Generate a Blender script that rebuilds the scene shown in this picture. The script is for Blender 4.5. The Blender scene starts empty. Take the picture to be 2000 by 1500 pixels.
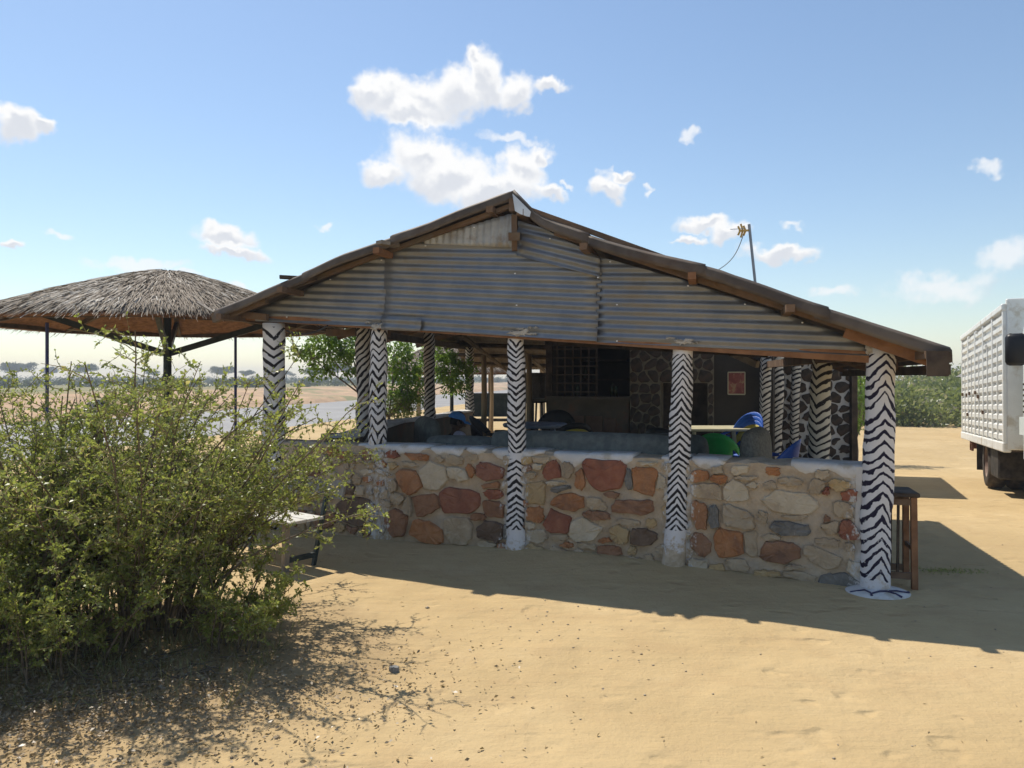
import bpy, math, random
import numpy as np
from mathutils import Vector, Matrix

R = math.radians
random.seed(7)
rng = np.random.default_rng(7)
scene = bpy.context.scene
COL = scene.collection

# ------------------------------------------------------------------ camera
F = 1444.0            # focal length in pixels of the 2000 px wide photograph
H = 1.6               # eye height
HY = 738.0            # horizon row
cam_d = bpy.data.cameras.new('camera')
cam = bpy.data.objects.new('camera', cam_d)
COL.objects.link(cam)
cam.location = (0, 0, H)
cam.rotation_euler = (R(90), 0, 0)
cam_d.sensor_width = 36
cam_d.lens = F / 2000 * 36
cam_d.shift_y = -12 / 2000
cam_d.clip_end = 3000
cam_d.clip_start = 0.05
scene.camera = cam

# ------------------------------------------------------------------ light
SH = (0.36, -0.52)                    # ground shift of a shadow per metre of height
EL = math.atan(1 / math.hypot(*SH))
AZ = math.atan2(-SH[0], -SH[1])       # sun azimuth from +Y towards +X
world = bpy.data.worlds.new('World')
scene.world = world
world.use_nodes = True
sun_d = bpy.data.lights.new('sun', 'SUN')
sun_d.energy = 4.0
sun_d.angle = R(0.53)
sun_d.color = (1.0, 0.94, 0.84)
sun = bpy.data.objects.new('sun', sun_d)
COL.objects.link(sun)
sun.location = (-20, 20, 40)
sun.rotation_euler = Vector((SH[0], SH[1], -1)).to_track_quat('-Z', 'Y').to_euler()
vs = scene.view_settings
vs.view_transform = 'Standard'
vs.look = 'None'
vs.gamma = 1
vs.exposure = 0.45
scene.cycles.adaptive_threshold = 0.02
scene.cycles.max_bounces = 6
scene.cycles.diffuse_bounces = 4
scene.cycles.transparent_max_bounces = 12


class NT:
    """small helper around a node tree"""
    def __init__(self, tree):
        self.t = tree
        self.n = tree.nodes
        self.l = tree.links

    def new(self, kind, **kw):
        nd = self.n.new(kind)
        for k, v in kw.items():
            setattr(nd, k, v)
        return nd

    def put(self, sock, v):
        if v is None:
            return
        if hasattr(v, 'is_output'):
            self.l.new(v, sock)
        else:
            if isinstance(v, (tuple, list)) and len(v) == 3 and sock.type == 'RGBA':
                v = (*v, 1)
            sock.default_value = v

    def math(self, op, a, b=None, c=None, clamp=False):
        nd = self.new('ShaderNodeMath', operation=op, use_clamp=clamp)
        self.put(nd.inputs[0], a)
        self.put(nd.inputs[1], b)
        self.put(nd.inputs[2], c)
        return nd.outputs[0]

    def vec(self, op, a, b=None, scale=None):
        nd = self.new('ShaderNodeVectorMath', operation=op)
        self.put(nd.inputs[0], a)
        self.put(nd.inputs[1], b)
        if scale is not None:
            self.put(nd.inputs['Scale'], scale)
        return nd.outputs['Value'] if op in ('DOT_PRODUCT', 'LENGTH', 'DISTANCE') else nd.outputs[0]

    def mix(self, f, a, b):
        nd = self.new('ShaderNodeMix', data_type='RGBA')
        self.put(nd.inputs[0], f)
        self.put(nd.inputs[6], a)
        self.put(nd.inputs[7], b)
        return nd.outputs[2]

    def noise(self, v, scale, detail=4, rough=0.55, dist=0.0, out=0):
        nd = self.new('ShaderNodeTexNoise')
        self.put(nd.inputs['Vector'], v)
        nd.inputs['Scale'].default_value = scale
        nd.inputs['Detail'].default_value = detail
        nd.inputs['Roughness'].default_value = rough
        nd.inputs['Distortion'].default_value = dist
        return nd.outputs[out]

    def step(self, x, lo, hi, smooth=True):
        nd = self.new('ShaderNodeMapRange', interpolation_type='SMOOTHSTEP' if smooth else 'LINEAR')
        self.put(nd.inputs[0], x)
        self.put(nd.inputs[1], lo)
        self.put(nd.inputs[2], hi)
        return nd.outputs[0]

    def sep(self, v):
        nd = self.new('ShaderNodeSeparateXYZ')
        self.put(nd.inputs[0], v)
        return nd.outputs

    def comb(self, x, y, z):
        nd = self.new('ShaderNodeCombineXYZ')
        self.put(nd.inputs[0], x)
        self.put(nd.inputs[1], y)
        self.put(nd.inputs[2], z)
        return nd.outputs[0]

    def mapping(self, v, loc=(0, 0, 0), scale=(1, 1, 1), kind='POINT', rot=(0, 0, 0)):
        nd = self.new('ShaderNodeMapping', vector_type=kind)
        self.put(nd.inputs[0], v)
        nd.inputs['Location'].default_value = loc
        if kind != 'NORMAL':
            nd.inputs['Scale'].default_value = scale
        nd.inputs['Rotation'].default_value = rot
        return nd.outputs[0]

    def bump(self, h, strength=0.3, dist=0.02, normal=None):
        nd = self.new('ShaderNodeBump')
        nd.inputs['Strength'].default_value = strength
        nd.inputs['Distance'].default_value = dist
        self.put(nd.inputs['Height'], h)
        if normal is not None:
            self.put(nd.inputs['Normal'], normal)
        return nd.outputs[0]


# ------------------------------------------------------------------ sky with cumulus
def sky():
    t = NT(world.node_tree)
    t.n.clear()
    out = t.new('ShaderNodeOutputWorld')
    sk = t.new('ShaderNodeTexSky', sky_type='NISHITA')
    sk.sun_disc = False
    sk.sun_elevation = EL
    sk.sun_rotation = AZ
    sk.altitude = 400
    sk.air_density = 1.2
    sk.dust_density = 0.35
    sk.ozone_density = 1.8
    bg = t.new('ShaderNodeBackground')
    bg.inputs['Strength'].default_value = 0.101
    t.put(bg.inputs[0], sk.outputs[0])
    d = t.new('ShaderNodeTexCoord').outputs['Generated']
    x, y, z = t.sep(d)
    az = t.math('ARCTAN2', x, y)
    el = t.math('ARCSINE', z)
    p = t.comb(az, el, 0.0)
    # billowing: push the coordinates about with noise before the cloud masses are laid out
    n1 = t.noise(p, 16, 3, 0.6, out=1)
    n2 = t.noise(p, 70, 2, 0.62, out=1)
    off = t.vec('ADD', t.vec('SCALE', t.vec('SUBTRACT', n1, (.5, .5, .5)), scale=0.060),
                t.vec('SCALE', t.vec('SUBTRACT', n2, (.5, .5, .5)), scale=0.014))
    q = t.vec('ADD', p, off)
    fb = t.noise(p, 34, 5, 0.66)

    def field(blobs, up=0.0):
        acc = None
        for (px, py, rx, ry) in blobs:
            k = (px - 1000) / F
            a = math.atan(k)
            e = math.atan((HY - py) / F / math.hypot(1, k))
            c = math.cos(a)
            m = t.mapping(q, (a, e + up * ry / F * c, 0), (rx / F * c * c, ry / F * c, 1), 'TEXTURE')
            ln = t.vec('LENGTH', m)
            if acc is None:
                acc = ln
            else:
                acc = t.math('SMOOTH_MIN', acc, ln, 0.25)
        return acc

    dense = [(715, 185, 42, 30), (760, 195, 68, 44), (830, 200, 70, 48), (800, 225, 70, 28), (895, 185, 58, 48), (948, 150, 44, 56),
             (930, 108, 20, 22), (1005, 188, 50, 34), (1075, 174, 34, 16),
             (745, 335, 48, 30), (830, 310, 86, 52), (880, 345, 100, 50), (960, 375, 110, 34), (1020, 335, 52, 48), (1052, 300, 26, 24), (1070, 378, 40, 18),
             (1185, 360, 32, 24), (1212, 334, 30, 12), (25, 245, 62, 36), (85, 248, 30, 16),
             (440, 460, 62, 26), (455, 488, 72, 14), (20, 471, 36, 12), (1380, 440, 50, 18), (1425, 455, 44, 20), (1345, 469, 34, 10), (1535, 490, 82, 18),
             # clouds the frame does not reach
             (2650, 420, 160, 60), (-800, 350, 150, 60), (-2600, 380, 260, 70), (4200, 360, 300, 80)]
    thin = [(1845, 560, 130, 34), (1965, 495, 66, 46), (270, 518, 105, 18), (345, 545, 70, 14), (1350, 262, 22, 13), (1940, 335, 38, 13), (470, 567, 44, 13),
            (1620, 565, 44, 15), (118, 468, 30, 11), (1545, 440, 26, 10), (640, 436, 15, 8), (1110, 355, 12, 7), (1262, 363, 12, 6), (1000, 270, 70, 14),
            (2600, 560, 200, 40), (-500, 540, 220, 40)]
    fd = t.math('SUBTRACT', 1.12, field(dense))
    fd2 = t.math('ADD', fd, t.math('MULTIPLY', t.math('SUBTRACT', fb, 0.5), 0.8))
    dd = t.step(fd2, -0.04, 0.56)
    ft = t.math('SUBTRACT', 1.1, field(thin))
    ft2 = t.math('ADD', ft, t.math('MULTIPLY', t.math('SUBTRACT', fb, 0.5), 1.3))
    dt = t.math('MULTIPLY', t.step(ft2, 0.0, 0.8), 0.72)
    cover = t.math('MAXIMUM', dd, dt)
    lit = t.math('SUBTRACT', 1.12, field(dense[:27], 0.55))
    base_ = t.math('SUBTRACT', fd, t.math('MULTIPLY', lit, 0.85))
    base_ = t.math('ADD', base_, t.math('MULTIPLY', t.math('SUBTRACT', fb, 0.5), 0.7))
    ccol = t.mix(t.step(base_, 0.0, 0.62), (1.0, 1.0, 1.0), (0.74, 0.77, 0.83))
    cb = t.new('ShaderNodeBackground')
    t.put(cb.inputs[0], ccol)
    cb.inputs['Strength'].default_value = 0.74
    mx = t.new('ShaderNodeMixShader')
    t.put(mx.inputs[0], cover)
    t.l.new(bg.outputs[0], mx.inputs[1])
    t.l.new(cb.outputs[0], mx.inputs[2])
    t.l.new(mx.outputs[0], out.inputs[0])


sky()
world.cycles.sampling_method = 'MANUAL'
world.cycles.sample_map_resolution = 512

# ------------------------------------------------------------------ materials
def material(name):
    m = bpy.data.materials.new(name)
    m.use_nodes = True
    t = NT(m.node_tree)
    b = m.node_tree.nodes['Principled BSDF']
    return m, t, b


def surf(name, c1, c2, scale=6, rough=0.85, metal=0.0, bump=0.25, bscale=None, bdist=0.01, stretch=(1, 1, 1), c3=None, s3=2.0, lo=0.35, hi=0.65, spec=0.3, detail=5, coord='Object'):
    m, t, b = material(name)
    if coord == 'World':
        v = t.new('ShaderNodeNewGeometry').outputs['Position']
    else:
        v = t.new('ShaderNodeTexCoord').outputs[coord]
    v = t.mapping(v, scale=stretch)
    n = t.noise(v, scale, detail, 0.6)
    col = t.mix(t.step(n, lo, hi), c1, c2)
    if c3:
        col = t.mix(t.step(t.noise(v, s3, 5, 0.65), 0.52, 0.68), col, c3)
    t.put(b.inputs['Base Color'], col)
    b.inputs['Roughness'].default_value = rough
    b.inputs['Metallic'].default_value = metal
    b.inputs['Specular IOR Level'].default_value = spec
    if bump:
        t.put(b.inputs['Normal'], t.bump(t.noise(v, bscale or scale * 4, 5, 0.65), bump, bdist))
    return m


M = {}
M['wood'] = surf('weathered_wood', (0.12, 0.075, 0.045), (0.19, 0.12, 0.075), 5, 0.8, bump=0.4, stretch=(1, 1, 1), c3=(0.15, 0.12, 0.09))
M['wood_orange'] = surf('orange_timber', (0.20, 0.095, 0.045), (0.29, 0.145, 0.07), 7, 0.75, bump=0.3)
M['wood_dark'] = surf('dark_timber', (0.045, 0.032, 0.024), (0.09, 0.065, 0.045), 6, 0.8, bump=0.3)
M['wood_grey'] = surf('grey_timber', (0.20, 0.17, 0.14), (0.30, 0.26, 0.21), 8, 0.85, bump=0.4)
M['pole'] = surf('peeled_pole', (0.34, 0.24, 0.14), (0.46, 0.34, 0.21), 5, 0.8, bump=0.3, stretch=(1, 1, .25))
M['zinc'] = surf('galvanised_sheet', (0.195, 0.205, 0.225), (0.25, 0.255, 0.262), 4, 0.48, 0.6, bump=0.10, bscale=6, c3=(0.215, 0.205, 0.195), s3=2.0, coord='World')
M['zinc_old'] = surf('dull_galvanised_sheet', (0.34, 0.335, 0.32), (0.43, 0.425, 0.41), 7, 0.6, 0.45, bump=0.08, c3=(0.28, 0.24, 0.19), s3=3, coord='World')
M['roof'] = surf('rusty_roof_sheet', (0.085, 0.065, 0.050), (0.15, 0.118, 0.09), 3, 0.65, 0.25, bump=0.1, c3=(0.10, 0.06, 0.038), s3=1.2, coord='World')
M['roof_new'] = surf('bright_ridge_sheet', (0.55, 0.56, 0.58), (0.65, 0.66, 0.68), 5, 0.4, 0.6, bump=0.05)
M['plaster'] = surf('plaster_splash', (0.38, 0.34, 0.29), (0.54, 0.51, 0.47), 14, 0.9, bump=0.8, bscale=40, c3=(0.36, 0.31, 0.25), s3=9)
M['sofa'] = surf('grey_green_plush', (0.105, 0.115, 0.105), (0.155, 0.165, 0.15), 14, 0.95, bump=0.5, bscale=160, bdist=0.004, c3=(0.09, 0.10, 0.095), s3=3)
M['sofa_b'] = surf('brown_grey_plush', (0.13, 0.125, 0.105), (0.20, 0.19, 0.16), 40, 0.95, bump=0.5, bscale=160, bdist=0.004)
M['floor'] = surf('worn_cement', (0.25, 0.23, 0.20), (0.33, 0.30, 0.26), 2, 0.85, bump=0.2, c3=(0.30, 0.24, 0.17))
M['cement'] = surf('dirty_cement', (0.26, 0.22, 0.17), (0.34, 0.29, 0.23), 3, 0.9, bump=0.4, c3=(0.22, 0.18, 0.13))
M['whitewash'] = surf('whitewash', (0.55, 0.52, 0.48), (0.66, 0.64, 0.62), 5, 0.9, bump=0.5, bscale=25, c3=(0.42, 0.37, 0.30), s3=3.2)
M['iron_dark'] = surf('dark_green_paint', (0.02, 0.03, 0.028), (0.04, 0.05, 0.045), 9, 0.5, bump=0.1)
M['iron_blue'] = surf('blue_painted_pipe', (0.03, 0.04, 0.16), (0.05, 0.07, 0.22), 9, 0.5, bump=0.1, c3=(0.06, 0.05, 0.05), s3=4)
M['black'] = surf('black_plastic', (0.010, 0.010, 0.011), (0.016, 0.016, 0.018), 5, 0.45, bump=0)
M['bluep'] = surf('blue_plastic', (0.02, 0.09, 0.42), (0.03, 0.12, 0.50), 5, 0.4, bump=0)
M['greenp'] = surf('green_plastic', (0.01, 0.26, 0.05), (0.015, 0.32, 0.06), 5, 0.4, bump=0)
M['yellowp'] = surf('yellow_plastic', (0.42, 0.34, 0.05), (0.50, 0.40, 0.07), 5, 0.4, bump=0)
M['tablegrey'] = surf('grey_blue_plastic', (0.17, 0.20, 0.26), (0.22, 0.25, 0.31), 5, 0.5, bump=0)
M['creamp'] = surf('cream_plastic', (0.42, 0.38, 0.24), (0.50, 0.45, 0.30), 5, 0.5, bump=0)
M['white_paint'] = surf('white_truck_paint', (0.72, 0.71, 0.66), (0.80, 0.79, 0.74), 3, 0.45, bump=0.05, c3=(0.56, 0.50, 0.40), s3=3.5, spec=0.5)
M['truck_frame'] = surf('chassis_black', (0.02, 0.018, 0.016), (0.06, 0.05, 0.04), 8, 0.7, bump=0.1)
M['truck_cab'] = surf('pale_cab_paint', (0.62, 0.68, 0.66), (0.70, 0.75, 0.73), 3, 0.35, bump=0, spec=0.5)
M['rust'] = surf('rusty_steel', (0.16, 0.055, 0.03), (0.26, 0.11, 0.06), 8, 0.85, bump=0.3)
M['tyre'] = surf('dusty_tyre', (0.035, 0.03, 0.026), (0.10, 0.08, 0.06), 7, 0.9, bump=0.3)
M['rim'] = surf('dusty_rim', (0.20, 0.13, 0.10), (0.30, 0.22, 0.17), 7, 0.7, bump=0.1)
M['cloth_white'] = surf('white_board', (0.50, 0.48, 0.43), (0.58, 0.56, 0.51), 9, 0.8, bump=0.1, c3=(0.5, 0.46, 0.40), s3=6)
M['board_grey'] = surf('grey_board', (0.17, 0.165, 0.155), (0.22, 0.215, 0.20), 9, 0.8, bump=0.1)
M['wire'] = surf('dark_cable', (0.03, 0.03, 0.035), (0.05, 0.05, 0.055), 9, 0.6, bump=0)
M['nail'] = surf('bright_roofing_nail', (0.75, 0.75, 0.74), (0.85, 0.85, 0.84), 9, 0.5, 0.2, bump=0)
M['bark'] = surf('shrub_bark', (0.10, 0.075, 0.05), (0.19, 0.15, 0.11), 20, 0.9, bump=0.3)
M['twig'] = surf('young_twig', (0.20, 0.165, 0.085), (0.30, 0.25, 0.13), 20, 0.9, bump=0)
M['trunk'] = surf('tree_bark', (0.12, 0.095, 0.075), (0.20, 0.17, 0.14), 9, 0.95, bump=0.5)
M['skin'] = surf('brown_skin', (0.085, 0.045, 0.028), (0.10, 0.055, 0.035), 8, 0.55, bump=0.03)
M['shirt'] = surf('black_shirt', (0.008, 0.008, 0.010), (0.014, 0.014, 0.016), 12, 0.95, bump=0.2)
M['lilac'] = surf('pale_lilac_cloth', (0.34, 0.33, 0.42), (0.42, 0.41, 0.50), 12, 0.95, bump=0.2)
M['cap'] = surf('blue_cap_cloth', (0.06, 0.20, 0.50), (0.08, 0.25, 0.58), 30, 0.9, bump=0.2)
M['trouser'] = surf('dark_trousers', (0.03, 0.032, 0.045), (0.045, 0.048, 0.06), 12, 0.95, bump=0.2)
M['hair'] = surf('short_black_hair', (0.008, 0.007, 0.006), (0.016, 0.014, 0.012), 60, 0.95, bump=0.4)
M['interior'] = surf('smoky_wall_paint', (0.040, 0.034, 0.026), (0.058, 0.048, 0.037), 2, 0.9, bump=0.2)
M['counter'] = surf('counter_plaster_wall_shade', (0.10, 0.082, 0.058), (0.14, 0.11, 0.078), 3, 0.85, bump=0.3, c3=(0.17, 0.09, 0.055), s3=3)
M['brickred'] = surf('reddish_panel', (0.14, 0.085, 0.055), (0.19, 0.12, 0.08), 4, 0.85, bump=0.3)
M['glass'] = surf('bottle_glass', (0.02, 0.05, 0.02), (0.05, 0.03, 0.01), 5, 0.08, bump=0, spec=0.6)
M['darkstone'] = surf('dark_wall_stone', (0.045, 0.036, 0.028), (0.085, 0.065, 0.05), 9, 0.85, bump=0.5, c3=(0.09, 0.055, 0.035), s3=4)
M['mortar_white'] = surf('painted_white_mortar', (0.52, 0.50, 0.46), (0.62, 0.60, 0.57), 7, 0.9, bump=0.5, bscale=30)
M['mortar_tan'] = surf('painted_tan_mortar', (0.17, 0.145, 0.10), (0.23, 0.20, 0.14), 7, 0.9, bump=0.5, bscale=30)
M['canvas_white'] = surf('white_tin_roof', (0.78, 0.78, 0.80), (0.84, 0.84, 0.86), 5, 0.6, bump=0)
M['antenna'] = surf('antenna_metal', (0.25, 0.27, 0.30), (0.32, 0.34, 0.37), 5, 0.45, 0.5, bump=0)
M['antenna_y'] = surf('yellow_antenna_plastic', (0.60, 0.36, 0.08), (0.65, 0.42, 0.12), 5, 0.6, bump=0)
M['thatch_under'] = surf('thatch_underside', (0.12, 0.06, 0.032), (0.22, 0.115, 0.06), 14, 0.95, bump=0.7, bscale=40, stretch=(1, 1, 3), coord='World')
M['pebble'] = surf('pebble', (0.26, 0.20, 0.14), (0.48, 0.39, 0.28), 3, 0.9, bump=0.2, coord='World')
M['litter'] = None


def foliage(name, dark, light, warm, trans=0.35, warmth=0.12):
    m, t, b = material(name)
    t.n.remove(b)
    out = t.n['Material Output']
    a = t.new('ShaderNodeAttribute', attribute_name='tint')
    f = a.outputs['Fac']
    col = t.mix(f, dark, light)
    col = t.mix(t.step(f, 1 - warmth, 1.0), col, warm)
    d = t.new('ShaderNodeBsdfDiffuse')
    tr = t.new('ShaderNodeBsdfTranslucent')
    gl = t.new('ShaderNodeBsdfGlossy')
    gl.inputs['Roughness'].default_value = 0.38
    gl.inputs[0].default_value = (0.4, 0.4, 0.4, 1)
    t.put(d.inputs[0], col)
    t.put(tr.inputs[0], t.mix(0.5, col, t.mix(0.6, col, (0.30, 0.34, 0.04))))
    s1 = t.new('ShaderNodeMixShader')
    s1.inputs[0].default_value = trans
    t.l.new(d.outputs[0], s1.inputs[1])
    t.l.new(tr.outputs[0], s1.inputs[2])
    s2 = t.new('ShaderNodeMixShader')
    s2.inputs[0].default_value = 0.09
    t.l.new(s1.outputs[0], s2.inputs[1])
    t.l.new(gl.outputs[0], s2.inputs[2])
    t.l.new(s2.outputs[0], out.inputs[0])
    return m


M['leaf_shrub'] = foliage('thorn_shrub_leaf', (0.18, 0.225, 0.042), (0.43, 0.48, 0.115), (0.58, 0.50, 0.20), 0.56, 0.12)
M['leaf_tree'] = foliage('bright_tree_leaf', (0.085, 0.185, 0.022), (0.185, 0.34, 0.045), (0.28, 0.38, 0.06), 0.5, 0.08)
M['leaf_far'] = foliage('far_acacia_leaf', (0.040, 0.060, 0.025), (0.080, 0.105, 0.042), (0.12, 0.12, 0.06), 0.2, 0.05)
M['leaf_scrub'] = foliage('scrub_leaf', (0.15, 0.19, 0.065), (0.31, 0.345, 0.14), (0.38, 0.33, 0.22), 0.5, 0.2)
M['leaf_agave'] = foliage('succulent_leaf', (0.045, 0.075, 0.030), (0.10, 0.14, 0.055), (0.15, 0.15, 0.07), 0.1, 0.1)
M['litter'] = foliage('dry_leaf_litter', (0.20, 0.135, 0.07), (0.46, 0.35, 0.22), (0.48, 0.42, 0.32), 0.15, 0.15)
M['grass_dry'] = foliage('sparse_bank_grass', (0.12, 0.13, 0.04), (0.24, 0.24, 0.09), (0.36, 0.30, 0.15), 0.3, 0.2)


def thatch_mat():
    m, t, b = material('grey_palm_thatch')
    a = t.new('ShaderNodeAttribute', attribute_name='tint').outputs['Fac']
    col = t.mix(a, (0.16, 0.122, 0.086), (0.41, 0.345, 0.268))
    col = t.mix(t.step(a, 0.72, 1.0), col, (0.57, 0.525, 0.45))
    t.put(b.inputs['Base Color'], col)
    b.inputs['Roughness'].default_value = 0.85
    b.inputs['Specular IOR Level'].default_value = 0.25
    return m


M['thatch'] = thatch_mat()

# facade frame: a vertical plane through A, running along U, facing the camera side NF
A = np.array([-1.21, 7.29])
U = np.array([0.918, -0.396]); U /= np.linalg.norm(U)
NF = np.array([-U[1] * -1, -U[0]])          # (-0.396, -0.918)
NF = np.array([U[1], -U[0]])
WV = np.array([0.26, 0.966]); WV /= np.linalg.norm(WV)   # ridge direction, going back
W3 = Vector((WV[0], WV[1], 0))
N3 = Vector((NF[0], NF[1], 0))
U3 = Vector((U[0], U[1], 0))


def W(px, py, d):
    return Vector(((px - 1000) / F * d, d, H - (py - HY) / F * d))


def FP(px, py, off=0.0):
    k = (px - 1000) / F
    d = (NF @ A + off) / (NF[0] * k + NF[1])
    return Vector((k * d, d, H - (py - HY) / F * d))


def FS(px, py=738, off=0.0):
    p = FP(px, py, off)
    return float((np.array([p.x, p.y]) - A) @ U), p.z


def SP(s, z, off=0.0):
    p = A + U * s + NF * off
    return Vector((p[0], p[1], z))


COLPX = {1: 740, 2: 1008, 3: 1328, 4: 1712}


def masonry(name, c1, c2, c3, white=0.0, scale=9):
    """stone or mortar of the front wall, with whitewash splashed around the columns"""
    m, t, b = material(name)
    pos = t.new('ShaderNodeNewGeometry').outputs['Position']
    inf = t.new('ShaderNodeObjectInfo').outputs['Random']
    n = t.noise(pos, scale, 6, 0.65)
    col = t.mix(t.step(n, 0.3, 0.7), c1, c2)
    col = t.mix(t.step(t.noise(pos, scale * .45, 5, 0.6, 0.5), 0.5, 0.72), col, c3)
    col = t.mix(t.math('MULTIPLY', t.math('SUBTRACT', inf, .5), 0.5, clamp=True), col, (0.22, 0.19, 0.15))
    s = t.math('SUBTRACT', t.vec('DOT_PRODUCT', pos, (U[0], U[1], 0)), float(A @ U))
    near = None
    for i, px in COLPX.items():
        si = FS(px)[0]
        dd = t.math('ABSOLUTE', t.math('SUBTRACT', s, si - (0.06 if i == 4 else 0)))
        near = dd if near is None else t.math('MINIMUM', near, dd)
    spl = t.noise(t.mapping(pos, scale=(1, 1, .55)), 22, 6, 0.72)
    edge = t.math('ADD', t.math('MULTIPLY', t.step(near, 0.30, 0.06), 0.36), white)
    ww = t.step(t.math('ADD', spl, edge), 0.80, 0.90)
    # streaks and drops of paint
    dr = t.noise(t.mapping(pos, scale=(1, 1, .12)), 60, 3, 0.6)
    dr = t.math('MULTIPLY', t.step(dr, 0.70, 0.74), t.step(t.noise(pos, 2.3, 3), 0.52, 0.62))
    ww = t.math('MAXIMUM', ww, t.math('MULTIPLY', dr, 0.8))
    col = t.mix(ww, col, (0.60, 0.57, 0.53))
    t.put(b.inputs['Base Color'], col)
    b.inputs['Roughness'].default_value = 0.9
    b.inputs['Specular IOR Level'].default_value = 0.2
    h = t.math('ADD', t.noise(pos, 30, 6, 0.7), t.math('MULTIPLY', t.noise(pos, 9, 4), 1.5))
    t.put(b.inputs['Normal'], t.bump(h, 0.8, 0.02))
    return m


M['mortar'] = masonry('front_wall_mortar', (0.40, 0.305, 0.205), (0.58, 0.465, 0.335), (0.43, 0.36, 0.28), scale=6)
STONE = {
    'red': masonry('red_stone', (0.26, 0.085, 0.050), (0.36, 0.145, 0.085), (0.18, 0.075, 0.052)),
    'orange': masonry('orange_stone', (0.37, 0.155, 0.062), (0.46, 0.225, 0.105), (0.24, 0.12, 0.07)),
    'brown': masonry('brown_stone', (0.25, 0.125, 0.068), (0.35, 0.19, 0.11), (0.18, 0.10, 0.068)),
    'dark': masonry('dark_brown_stone', (0.13, 0.085, 0.058), (0.20, 0.14, 0.10), (0.22, 0.14, 0.09)),
    'ochre': masonry('ochre_stone', (0.44, 0.30, 0.145), (0.52, 0.38, 0.205), (0.37, 0.26, 0.155)),
    'pale': masonry('pale_stone', (0.52, 0.43, 0.305), (0.60, 0.51, 0.38), (0.44, 0.34, 0.23)),
    'grey': masonry('grey_stone', (0.15, 0.14, 0.125), (0.24, 0.225, 0.20), (0.11, 0.10, 0.09)),
    'tan': masonry('tan_stone', (0.40, 0.305, 0.20), (0.50, 0.40, 0.28), (0.33, 0.25, 0.175)),
}


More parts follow.
